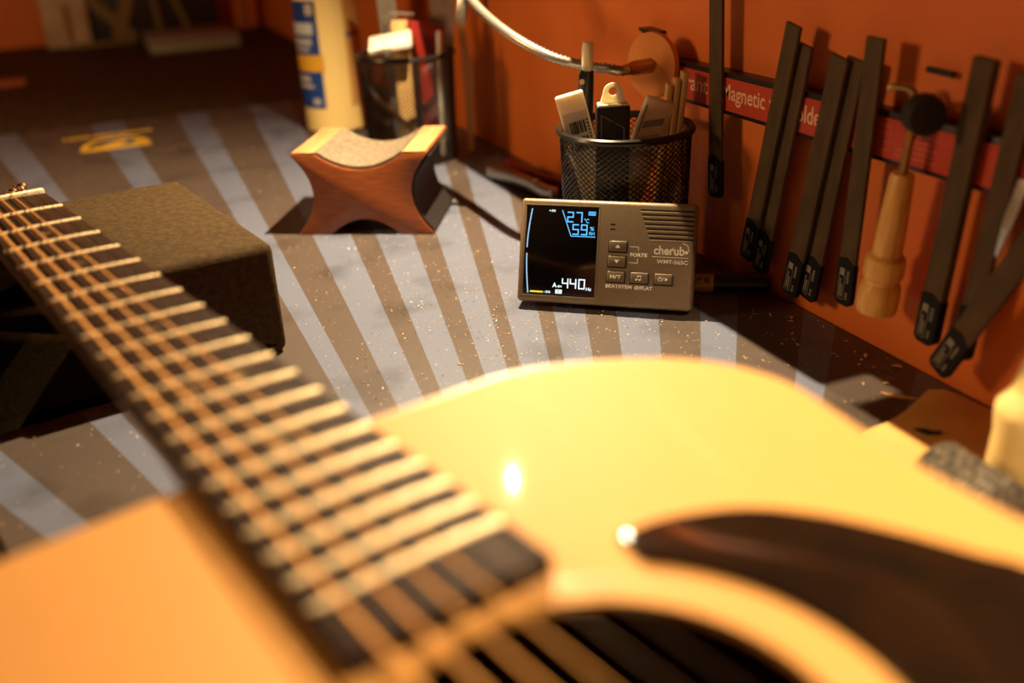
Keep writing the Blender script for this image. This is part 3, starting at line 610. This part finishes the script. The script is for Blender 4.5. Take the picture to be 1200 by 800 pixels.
t = mb.build('bamboo_strip', 'tan_wood', None, loc=incup(C2, 0.0560, -0.016, 0.0), rot=(0, 0, VA)); tag(t, 'curved bamboo strip standing between rear cup and orange wall', 'strip')

# ------------------------------------------------------------------ glue bottle
B = thing('glue_bottle', 'tall cream glue bottle with a blue and yellow label', 'bottle', (-0.660, -0.128, 0.0))
rB = 0.0365
MB().lathe([(0.030, 0.0), (rB - 0.001, 0.002), (rB, 0.006), (rB, 0.150), (rB - 0.003, 0.165), (0.022, 0.182), (0.013, 0.190), (0.013, 0.196)], 48).build('bottle_body', 'glue', B)
MB().lathe([(0.015, 0.194), (0.015, 0.208), (0.010, 0.212), (0.006, 0.235), (0.003, 0.240)], 24).build('nozzle_cap', 'red_pl', B)
va = math.atan2(-0.394, 0.919)                          # direction of the viewer's side
def wrap(a0, a1, z0, z1, r, name, m, par=B):
    mb = MB(); n = 14; vs = []
    for i in range(n + 1):
        a = a0 + (a1 - a0) * i / n
        for z in (z0, z1):
            for rr in (r, r + 0.0004): vs.append((rr * math.cos(a), rr * math.sin(a), z))
    fs = []
    for i in range(n):
        q = i * 4; fs += [(q + 1, q + 5, q + 7, q + 3), (q, q + 2, q + 6, q + 4), (q, q + 4, q + 5, q + 1), (q + 2, q + 3, q + 7, q + 6)]
    fs += [(0, 1, 3, 2), (n * 4, n * 4 + 2, n * 4 + 3, n * 4 + 1)]
    return mb.add(vs, fs).build(name, m, par, smooth=40)
la0, la1 = va - 1.75, va - 0.13
lab = wrap(la0, la1, 0.030, 0.178 - 0.028, rB + 0.0001, 'blue_label', 'label_blue')
wrap(la0 + 0.2, la1 + 0.08, 0.0720, 0.0905, rB + 0.0006, 'yellow_band', 'label_yel')
wrap(la0 + 0.2, la1 - 0.16, 0.1130, 0.1260, rB + 0.0006, 'white_band', 'white_pl')
wrap(la0 + 0.2, la1 - 0.24, 0.1010, 0.1090, rB + 0.0006, 'grey_lettering', 'label_grey')
wrap(la0 + 0.2, la1 - 0.36, 0.0945, 0.0985, rB + 0.0006, 'grey_lettering', 'label_grey')
wrap(la0 + 0.5, la1 - 0.45, 0.0600, 0.0670, rB + 0.0006, 'grey_lettering', 'label_grey')
wrap(la0 + 0.5, la1 - 0.35, 0.0530, 0.0575, rB + 0.0006, 'grey_lettering', 'label_grey')
wrap(la1 - 0.42, la1 - 0.16, 0.0345, 0.0415, rB + 0.0006, 'round_mark', 'label_grey')
wrap(la1 - 0.42, la1 - 0.02, 0.1330, 0.1480, rB + 0.0006, 'badge', 'dark_brown')
wrap(la1 - 0.34, la1 - 0.10, 0.1345, 0.1465, rB + 0.0010, 'badge_face', 'label_grey')
wrap(va + 0.72, va + 1.7, 0.030, 0.150, rB + 0.0001, 'tan_label', 'label_tan')
wrap(va + 0.74, va + 1.2, 0.1095, 0.1130, rB + 0.0005, 'blue_stripe', 'label_blue')

# ------------------------------------------------------------------ magnetic tool holder on the wall
MH = thing('magnetic_tool_holder', 'long magnetic tool holder bar with red printed label on the orange wall', 'tool holder', (0.10, 0, 0))
MB().box((0.015, -0.0055, 0.1255), (0.46, 0.011, 0.0275)).build('bar_core', 'black_pl', MH, bevel=0.0008)
MB().box((0.030, -0.0112, 0.1253), (0.43, 0.0010, 0.0212)).build('red_label', 'bar_red', MH)
def htext(txt, x0, x1, zc, h, m='bar_text', bold=0.0): text_mb(txt, x1 - x0, h, (x0 + x1) / 2 - 0.10, zc, -0.0118, bold=bold).build('lettering', m, MH, smooth=0)
htext('rant', -0.0745, -0.0470, 0.1260, 0.0090, bold=0.012); htext('Magnetic tool', -0.0295, 0.0420, 0.1255, 0.0135, bold=0.012); htext('holder', 0.0425, 0.0745, 0.1262, 0.0105, bold=0.012)
mb = MB()
for x in (0.1035, 0.1265):
    mb.box((x - 0.10, -0.0118, 0.1255), (0.0004, 0.0001, 0.013))
for z in (0.119, 0.1233, 0.1277, 0.132): mb.box((0.015, -0.0118, z), (0.0230, 0.0001, 0.0004))
for k in range(5): mb.box((0.050 - 0.004 * (k % 2), -0.0118, 0.1185 + k * 0.0030), (0.020, 0.0001, 0.0006))
for k in range(20):
    a, b = 2 * PI * k / 20, 2 * PI * (k + 1) / 20
    mb.add([(0.034 + r * math.cos(q), -0.0118, 0.1195 + r * math.sin(q)) for r, q in ((0.0018, a), (0.0025, a), (0.0025, b), (0.0018, b))], [(0, 1, 2, 3)])
mb.build('small_print', 'bar_faint', MH, smooth=0)

# ------------------------------------------------------------------ files hanging on the bar
def file_tool(name, top, bot, w, y, label, th=0.0026, dip=0.026, side=0):
    a = Vector((bot[0], y, bot[1])); b = Vector((top[0], y, top[1])); L_ = (b - a).length; lean = math.degrees(math.atan2(b.x - a.x, b.z - a.z))
    t = thing(name, label, 'file', tuple(a), (0, math.radians(lean), 0), 'dark steel files on the magnetic bar')
    MB().box((0, 0, L_ / 2 + dip / 2 - 0.002), (w, th, L_ - dip + 0.004)).build('blade', 'file', t, bevel=0.0004, seg=1)
    r = w / 2 + 0.0004
    poly = [(-r, dip + 0.002), (-r, 0.004)] + [(-r + 0.004 - 0.004 * math.cos(q), 0.004 - 0.004 * math.sin(q)) for q in (0.4, 0.8, 1.2, 1.57)] + [(r - 0.004 + 0.004 * math.sin(q), 0.004 - 0.004 * math.cos(q)) for q in (0, 0.4, 0.8, 1.2)] + [(r, 0.004), (r, dip), (0, dip + 0.0035)]
    MB().prism(poly, -th / 2 - 0.0004, th / 2 + 0.0004, mxr).build('dipped_tip', 'dip', t, bevel=0.0003, seg=1)
    mb = MB(); yy = -th / 2 - 0.0006; s = w / 0.0135
    mb.box((-0.0022 * s, yy, 0.0205), (0.0040 * s, 0.0002, 0.0040))
    for x in (-0.0045, 0.0004): mb.box((x * s, yy, 0.0110), (0.0003, 0.0002, 0.0150))
    for z in (0.0036, 0.0184): mb.box((-0.0020 * s, yy, z), (0.0050 * s, 0.0002, 0.0003))
    for x, z, ll in ((-0.0030, 0.0105, 0.011), (-0.0014, 0.0090, 0.008)): mb.box((x * s, yy, z), (0.0009 * s, 0.0002, ll))
    for i in range(5): mb.box((0.0028 * s, yy, 0.0150 + i * 0.0016), (0.0018 * s, 0.0002, 0.0009))
    for i in range(3): mb.box((0.0030 * s, yy, 0.0050 + i * 0.0016), (0.0016 * s, 0.0002, 0.0009))
    mb.build('label_print', 'file_print', t, smooth=0)
FL = 'dark steel file with black dipped end, '
file_tool('flat_file', (-0.0385, 0.205), (-0.0290, 0.0545), 0.0145, -0.0138, FL + 'hanging nearest the orange disc')
file_tool('flat_file', (0.0470, 0.1770), (0.0145, 0.0235), 0.0130, -0.0170, FL + 'front one of the pair after the word Magnetic')
file_tool('flat_file', (0.0535, 0.1660), (0.0240, 0.0170), 0.0140, -0.0133, FL + 'rear one of the pair after the word Magnetic')
file_tool('flat_file', (0.0885, 0.1640), (0.0610, 0.0140), 0.0140, -0.0170, FL + 'front one of the pair beside the straight file')
file_tool('flat_file', (0.0975, 0.1635), (0.0735, 0.0150), 0.0145, -0.0133, FL + 'rear one of the pair beside the straight file')
file_tool('flat_file', (0.1150, 0.1770), (0.1105, 0.0255), 0.0132, -0.0175, FL + 'hanging straight between pair and wooden handle')
file_tool('thick_file', (0.1855, 0.1750), (0.1730, 0.0260), 0.0130, -0.0155, FL + 'thick one to the right of wooden handle', th=0.0050)
file_tool('flat_file', (0.2085, 0.1705), (0.1955, 0.0262), 0.0120, -0.0138, FL + 'crossed behind the leaning file')
file_tool('flat_file', (0.2660, 0.1690), (0.1890, 0.0175), 0.0135, -0.0215, FL + 'leaning hard across its neighbour')

# wood handled tool, puck clip, chisel blade, second handle
t = thing('wood_handled_driver', 'turned pale wooden tool handle with bronze shaft hanging on the bar', 'tool', (0.1415, -0.0225, 0.0335), (0, math.radians(5.7), 0))
MB().lathe([(0.0075, 0.0), (0.0108, 0.0015), (0.0113, 0.005), (0.0112, 0.013), (0.0106, 0.0165), (0.0093, 0.0185), (0.0094, 0.021), (0.0106, 0.0225), (0.0107, 0.030), (0.0100, 0.0335), (0.0078, 0.0355), (0.0077, 0.038), (0.0078, 0.0405), (0.0075, 0.052), (0.0062, 0.079), (0.0054, 0.0805)], 28).build('handle', 'handle_wood', t)
MB().lathe([(0.0023, 0.079), (0.0023, 0.118), (0.0012, 0.121)], 14).build('shaft', 'brass', t)
t = thing('clip_with_knob', 'round black rubber knob on a bent brass clip above the bar', 'clip', (0.1585, -0.0120, 0.1425))
MB().lathe([(0.0092, 0.0), (0.0098, 0.0015), (0.0098, 0.010), (0.0088, 0.0118), (0.003, 0.0125)], 28, T((0.004, -0.0175, 0.0055)) @ R(66, 'Z') @ R(90, 'X')).build('knob', 'black_rub', t)
MB().tube(spline([(-0.010, -0.002, -0.008), (-0.0125, -0.003, 0.005), (-0.0150, -0.006, 0.012), (-0.0205, -0.010, 0.0135), (-0.0240, -0.012, 0.0120)], 6), 0.0019, 8).build('bent_clip', 'brass', t)
MB().tube([(-0.012, -0.004, 0.008), (-0.004, -0.008, 0.011), (0.004, -0.010, 0.0125)], 0.0014, 8).build('clip_arm', 'brass', t)
MB().prism([(-0.0060, -0.012), (-0.0010, -0.012), (0.0015, 0.006), (-0.0085, 0.010)], -0.0008, 0.0008, T((-0.007, -0.006, 0.0)) @ R(90, 'X')).build('clip_plate', 'brass', t)
MB().tube([(-0.020, 0.0085, 0.0200), (-0.003, 0.0085, 0.0195)], 0.0017, 8).build('dark_bar', 'black_pl', t)  # short dark bar close to the wall, above the clip
t = thing('narrow_chisel', 'bright steel tapered blade behind the leaning file', 'chisel', (0.2065, -0.0140, 0.0850), (0, math.radians(13.5), 0))
MB().add([(-0.0020, -0.0010, 0), (0.0020, -0.0010, 0), (0.0034, -0.0012, 0.040), (-0.0034, -0.0012, 0.040), (-0.0020, 0.0008, 0), (0.0020, 0.0008, 0), (0.0034, 0.0010, 0.040), (-0.0034, 0.0010, 0.040)], [(0, 1, 2, 3), (4, 7, 6, 5), (0, 4, 5, 1), (1, 5, 6, 2), (2, 6, 7, 3), (3, 7, 4, 0)]).build('blade', 'steel', t, bevel=0.0003)
MB().lathe([(0.0011, 0), (0.0011, 0.0003)], 12, T((0, -0.0013, 0.0365)) @ R(90, 'X')).build('rivet', 'chrome', t)
MB().box((-0.0004, -0.00125, 0.021), (0.0016, 0.0003, 0.012)).build('stamp', 'brass', t, smooth=0)
t = MB().lathe([(0.0045, 0.0), (0.0062, 0.001), (0.0060, 0.010), (0.0052, 0.055), (0.0035, 0.060)], 20).build('small_wood_handle', 'handle_wood', None, loc=(0.2280, -0.0085, 0.0740), rot=(0, math.radians(16), 0)); tag(t, 'small pale wooden handle behind the leaning file', 'tool')

# ------------------------------------------------------------------ gooseneck lamp on an orange magnetic disc
GL = thing('gooseneck_lamp', 'flexible chrome gooseneck with an orange disc base on the bar', 'lamp', (0, 0, 0))
dn = Vector((0.30, -0.954, 0.02)).normalized(); dq = dn.to_track_quat('Z', 'Y').to_matrix().to_4x4()
dc = Vector((-0.1010, -0.0230, 0.1355))
MB().lathe([(0.0, -0.003), (0.0215, -0.003), (0.0228, -0.0022), (0.0232, 0.0), (0.0228, 0.0022), (0.0215, 0.003), (0.0, 0.003)], 48, T(dc) @ dq, cap=False).build('disc', 'orange_disc', GL)
MB().lathe([(0.012, -0.010), (0.012, -0.003)], 24, T(dc) @ dq).build('magnet', 'black_pl', GL)
ce = dc + dn * 0.026
MB().lathe([(0.0054, 0.002), (0.0052, 0.020), (0.0046, 0.0225), (0.0040, 0.026)], 20, T(dc) @ dq).build('socket', 'brass', GL)
path = spline([tuple(dc + dn * 0.025), tuple(dc + dn * 0.033), (-0.102, -0.0630, 0.1375), (-0.111, -0.0710, 0.1385), (-0.128, -0.0930, 0.1460), (-0.168, -0.1100, 0.1612), (-0.228, -0.1120, 0.1790), (-0.262, -0.1150, 0.2050), (-0.280, -0.1250, 0.2450)], 12)
# resample for the ribs
dense = []; acc = 0; step = 0.0017
for a, b in zip(path, path[1:]):
    d = (b - a).length; t = 0
    while acc + (d - t) >= step: t += step - acc; acc = 0; dense.append(a.lerp(b, t / d))
    acc += d - t
MB().tube(dense, [0.0039 if i % 2 else 0.0029 for i in range(len(dense))], 12).build('gooseneck', 'chrome', GL, smooth=80)
hp = dense[-1]; hdv = (dense[-1] - dense[-6]).normalized()
hq = hdv.to_track_quat('Z', 'Y').to_matrix().to_4x4()
MB().lathe([(0.006, -0.004), (0.008, 0.0), (0.016, 0.012), (0.018, 0.035), (0.016, 0.036)], 28, T(hp) @ hq).build('lamp_head', 'black_pl', GL)
mb = MB().box((0, 0, 0), (0.010, 0.0016, 0.020)); mb.build('neck_bracket', 'steel', GL, bevel=0.0003, loc=(-0.2350, -0.1165, 0.1700), rot=(0, math.radians(12), math.radians(40)))
t = MB().box((0, 0, 0), (0.014, 0.010, 0.018)).build('black_magnet', 'black_rub', None, bevel=0.001, loc=(-0.1350, -0.0052, 0.1180), rot=(0, math.radians(-8), 0)); tag(t, 'small black block on the wall below the orange disc', 'magnet')
t = MB().prism([(-0.012, 0.0), (0.012, -0.001), (0.010, -0.003), (0.004, -0.004), (0.003, -0.022), (0.0, -0.022), (0.0, -0.004), (-0.010, -0.002)], 0.0, 0.010, mxr).build('wall_hook', 'black_pl', None, loc=(-0.1330, -0.0002, 0.1560)); tag(t, 'small black wall hook beside the orange disc', 'hook')

# ------------------------------------------------------------------ marker lying behind the tuner, pliers by the wall
mdir = math.atan2(0.030, 0.022)
t = thing('marker_pen', 'black marker pen with a tan band lying behind the tuner', 'pen', (-0.0180, -0.0690, 0.0062), (math.radians(90), 0, math.radians(90) + mdir))
t.rotation_euler = Euler((0, math.radians(90), math.atan2(0.045, 0.0295)), 'XYZ')
MB().lathe([(0.0050, 0.0), (0.0061, 0.001), (0.0061, 0.040)], 24).build('tan_band', 'tan_wood', t)
MB().lathe([(0.0056, 0.040), (0.0056, 0.070), (0.0050, 0.074), (0.0032, 0.078)], 24).build('cap', 'black_pl', t)
tb = text_mb('水纹笔', 0.014, 0.0048, 0, 0, 0, bold=0.01)
def onbarrel(v):
    a = v[2] / 0.0063 + math.radians(35)                 # around the barrel, towards the viewer and up
    x, y = 0.0063 * math.sin(a), -0.0063 * math.cos(a)
    return (-x, y, 0.0305 + v[0])
tb.v = [onbarrel(v) for v in tb.v]
tb.build('lettering', 'black_pl', t, smooth=0)
PLr = thing('pliers', 'grey steel pliers with dark red grip lying along the wall', 'pliers', (-0.300, -0.0440, 0.0), (0, 0, math.radians(8)))
MB().prism([(-0.055, -0.004), (-0.050, -0.010), (-0.030, -0.008), (-0.005, -0.005), (0.020, -0.006), (0.048, -0.010), (0.060, -0.006), (0.060, 0.002), (0.046, 0.000), (0.015, 0.003), (-0.02, 0.003), (-0.05, 0.006)], 0.001, 0.013).build('lower_handle', 'steel', PLr, bevel=0.002)
MB().prism([(-0.055, 0.012), (-0.02, 0.010), (0.02, 0.006), (0.050, 0.010), (0.066, 0.016), (0.062, 0.023), (0.045, 0.018), (0.01, 0.014), (-0.05, 0.020)], 0.001, 0.015).build('upper_handle', 'red_pl', PLr, bevel=0.002)
MB().lathe([(0.003, 0.012), (0.003, 0.0145), (0.0015, 0.015)], 14, T((0.030, -0.003, 0))).build('pivot', 'chrome', PLr)

# ------------------------------------------------------------------ tan sheet, small glue bottle, roll and paper at the right
sh = [(0.1990, -0.0640), (0.1965, -0.0530), (0.1930, -0.0430), (0.1870, -0.0300), (0.1815, -0.0180), (0.1850, -0.0105), (0.1960, -0.0080), (0.2100, -0.0070), (0.2600, -0.0050), (0.3150, -0.0045), (0.3150, -0.0960), (0.2500, -0.1000), (0.2050, -0.0900), (0.2000, -0.0760)]
t = MB().prism(sh, 0.0002, 0.0022).build('leather_offcut', 'leather', None, bevel=0.0004); tag(t, 'tan sheet offcut with a curved edge lying against the wall', 'offcut')
t = thing('small_glue_bottle', 'small cream plastic bottle with sloping shoulder standing on the tan sheet', 'bottle', (0.2800, -0.0610, 0.0023))
MB().lathe([(0.0150, 0.0), (0.0168, 0.0015), (0.0170, 0.006), (0.0158, 0.034), (0.0168, 0.044), (0.0164, 0.0475), (0.0135, 0.0515), (0.0118, 0.0550)], 32).build('bottle_body', 'glue', t)
MB().lathe([(0.0116, 0.0545), (0.0095, 0.064), (0.0062, 0.074), (0.0052, 0.082)], 28).build('tapered_top', 'glue', t)
MB().lathe([(0.0046, 0.080), (0.0050, 0.084), (0.0042, 0.092), (0.002, 0.094)], 20).build('nozzle', 'brass', t)
mb = MB(); pts = [Vector((0.2630, -0.0945, 0.0175)), Vector((0.2720, -0.0950, 0.0175)), Vector((0.2830, -0.0955, 0.0175)), Vector((0.3000, -0.0960, 0.0175))]
pp = spline([tuple(p) for p in pts], 14)
mb.tube(pp, [(0.0110 if i == 0 else 0.0148) + (0.0006 if i % 2 else -0.0006) for i in range(len(pp))], 18); t = mb.build('knurled_roll', 'knurl', None, smooth=60); tag(t, 'grey rough textured roll lying in front of small bottle', 'roll')
t = MB().box((0, 0, 0.001), (0.030, 0.018, 0.0012)).build('paper_scrap', 'paper', None, loc=(0.3080, -0.1220, 0.0002), rot=(0, 0, math.radians(-15))); tag(t, 'small white paper scrap beside the rough roll', 'paper')
t = MB().prism([(0, 0), (0.008, 0.002), (0.019, 0.0045), (0.012, 0.0005), (0.006, -0.002)], 0, 0.0006).build('curled_shaving', 'leather', None, loc=(0.1700, -0.0400, 0.0003), rot=(0, 0, math.radians(25))); tag(t, 'thin pale wood sliver next to the tan sheet', 'shaving')
t = MB().prism([(0, 0), (0.004, 0.0022), (0.0085, 0.0015), (0.0125, 0.0035), (0.011, 0.0), (0.006, -0.0022)], 0, 0.0012).build('dark_scrap', 'black_rub', None, loc=(0.2115, -0.0560, 0.0024), rot=(0, 0, math.radians(35))); tag(t, 'small dark scrap lying on the tan sheet', 'scrap')

# ------------------------------------------------------------------ things at the far end of the bench
t = thing('cream_box', 'cream cardboard box with a brown stripe against the back wall', 'box', (-1.775, -0.410, -0.003))
MB().box((0, 0, 0.050), (0.060, 0.085, 0.100)).build('carton', 'cream_box', t, bevel=0.002)
MB().box((0.0305, 0.004, 0.045), (0.001, 0.012, 0.070)).build('brown_stripe', 'red_wood', t)
t = thing('dark_case', 'dark case with crossed dull yellow straps against back wall', 'case', (-1.785, -0.235, -0.003))
MB().box((0, 0, 0.085), (0.050, 0.255, 0.170)).build('case_body', 'dark_brown', t, bevel=0.004)
MB().box((0, 0, 0), (0.004, 0.022, 0.120)).build('strap', 'olive', t, loc=(0.029, -0.090, 0.050), rot=(math.radians(42), 0, 0))
MB().box((0, 0, 0), (0.004, 0.026, 0.120)).build('strap', 'olive', t, loc=(0.031, -0.060, 0.062), rot=(math.radians(-22), 0, 0))
MB().box((0, 0, 0), (0.004, 0.010, 0.120)).build('strap', 'olive', t, loc=(0.029, 0.000, 0.062), rot=(math.radians(4), 0, 0))
MB().box((0, 0, 0), (0.004, 0.010, 0.110)).build('strap', 'olive', t, loc=(0.029, 0.045, 0.062), rot=(math.radians(18), 0, 0))
t = thing('grey_flat_case', 'flat grey case with a pale edge lying on the dark bench', 'case', (-1.600, -0.190, -0.003))
MB().box((0, 0, 0.019), (0.180, 0.168, 0.012)).build('lid', 'grey_case', t, bevel=0.002)
MB().box((0.002, 0, 0.007), (0.178, 0.166, 0.013)).build('lower_edge', 'pale_edge', t, bevel=0.002)
t = MB().box((0, 0, 0.004), (0.016, 0.125, 0.008)).build('wood_batten', 'olive', None, bevel=0.001, loc=(-1.722, -0.345, -0.003)); tag(t, 'thin dull brown batten lying in front of the boxes', 'batten')
t = MB().box((0, 0, 0.006), (0.022, 0.14, 0.012)).build('red_wood_bar', 'red_wood', None, bevel=0.0015, loc=(-1.290, -0.556, -0.003)); tag(t, 'short red wooden bar lying on the dark bench', 'bar')
t = MB().lathe([(0.010, 0.0), (0.010, 0.30), (0.006, 0.302)], 20).build('red_rod', 'red_wood', None, loc=(-1.760, -0.055, -0.003)); tag(t, 'upright reddish rod in the corner of the walls', 'rod')

# ------------------------------------------------------------------ unseen shelf added to shade the wall, notched for a lit patch; lamps above
NX0, NX1 = -0.0437, -0.0308
shelf_z = 0.25
poly = [(-0.9, -0.0005), (-0.9, -0.0965), (NX0, -0.0965), (NX0, -0.0836), (NX1, -0.0836), (NX1, -0.0965), (0.55, -0.0965), (0.55, -0.0005)]
SHF = thing('added_shade_shelf', 'narrow wooden shelf with a small notch added out of view to shade the orange wall', 'shelf', (0, 0, 0))
MB().prism(poly, shelf_z, shelf_z + 0.004).build('board', 'shelf', SHF)
for x in (-0.6, 0.35): MB().prism([(0, 0), (0.090, 0), (0, 0.040)], -0.002, 0.002, Matrix(((0, 0, 1, x), (-1, 0, 0, -0.0005), (0, -1, 0, shelf_z), (0, 0, 0, 1)))).build('bracket', 'black_pl', SHF)
for P_, lb in ((LAMP, 'small black wall lamp with warm bulb above the notched shelf'), (LAMP2, 'small black wall lamp with warm bulb above the guitar body')):
    WL = thing('bench_lamp', lb, 'lamp', (P_.x, 0, P_.z), group='wall lamps above the shelf'); ly = P_.y
    MB().box((0, -0.0035, 0.045), (0.040, 0.006, 0.050)).build('wall_plate', 'black_pl', WL, bevel=0.001)
    MB().tube([(0, -0.005, 0.045), (0, ly + 0.018, 0.045), (0, ly, 0.033)], 0.004, 10).build('arm', 'black_pl', WL)
    MB().lathe([(0.007, 0.018), (0.008, 0.034), (0.005, 0.036)], 20, T((0, ly, 0))).build('socket', 'black_pl', WL)
    MB().lathe([(0.001, 0.0055), (0.004, 0.0065), (0.0055, 0.010), (0.0045, 0.016), (0.003, 0.019)], 20, T((0, ly, 0))).build('bulb', 'glass_bulb', WL)

# ------------------------------------------------------------------ dust and shavings
random.seed(11)
mb = MB()
def blocked(x, y): return False
for i in range(9000):
    x = random.uniform(-0.85, 0.30) if i % 3 else random.gauss(0.0, 0.16); y = random.uniform(-0.50, -0.006) if i % 3 else random.gauss(-0.17, 0.08)
    gx = (x + 0.0972) * 0.97086 + (y + 0.4548) * 0.23964; gy = -(x + 0.0972) * 0.23964 + (y + 0.4548) * 0.97086
    if y > -0.004 or x < -0.86 or (gx > 0.352 and gy < 0.162) or (-0.22 < x < -0.0 and y < -0.30): continue
    s = random.choice((0.00015, 0.0002, 0.0002, 0.0003, 0.0004)); a = random.uniform(0, 2 * PI)
    mx = T((x, y, 0.0004 + s * 0.3)) @ Euler((random.gauss(0, 0.5), random.gauss(0, 0.5), a)).to_matrix().to_4x4()
    ln = s * random.uniform(1, 2.4)
    mb.add([(-ln, -s * 0.6, 0), (ln, -s * 0.5, 0), (ln * 0.8, s * 0.6, 0.0001), (-ln, s * 0.5, 0.0001)], [(0, 1, 2, 3)], mx)
d = mb.build('wood_dust', 'dust', None, smooth=0); tag(d, 'fine golden wood dust scattered over the bench mat', 'dust', kind='stuff')
chips = [(0.070, -0.022, 0.0035, 0.6), (0.066, -0.018, 0.003, 1.9), (0.110, -0.012, 0.0030, 0.2), (0.131, -0.016, 0.0050, 2.2), (0.150, -0.010, 0.0060, 0.3), (0.163, -0.030, 0.0035, 1.0), (0.158, -0.041, 0.0030, 2.5), (0.100, -0.040, 0.0030, 2.9), (0.145, -0.022, 0.0030, 1.3), (0.028, -0.229, 0.0032, 0.5), (0.086, -0.033, 0.0030, 1.6), (0.120, -0.030, 0.003, 0.9)]
proto = None
for x, y, s, a in chips:
    if proto is None:
        proto = MB().add([(-1, -0.3, 0), (0.2, -0.45, 0.25), (1, -0.1, 0.1), (0.7, 0.3, 0.3), (-0.2, 0.4, 0.1), (-1, -0.3, 0.12), (0.2, -0.45, 0.37), (1, -0.1, 0.22), (0.7, 0.3, 0.42), (-0.2, 0.4, 0.22)], [(0, 4, 3, 2, 1), (5, 6, 7, 8, 9), (0, 1, 6, 5), (1, 2, 7, 6), (2, 3, 8, 7), (3, 4, 9, 8), (4, 0, 5, 9)]).build('wood_shaving', 'chip', None, smooth=0); o = proto
    else: o = proto.copy(); COL.objects.link(o)
    o.location = (x, y, 0.0002); o.scale = (s / 2,) * 3; o.rotation_euler = (0, 0, a)
    tag(o, 'tiny wood shaving lying loose on the bench mat', 'shaving', 'loose wood shavings on the mat')
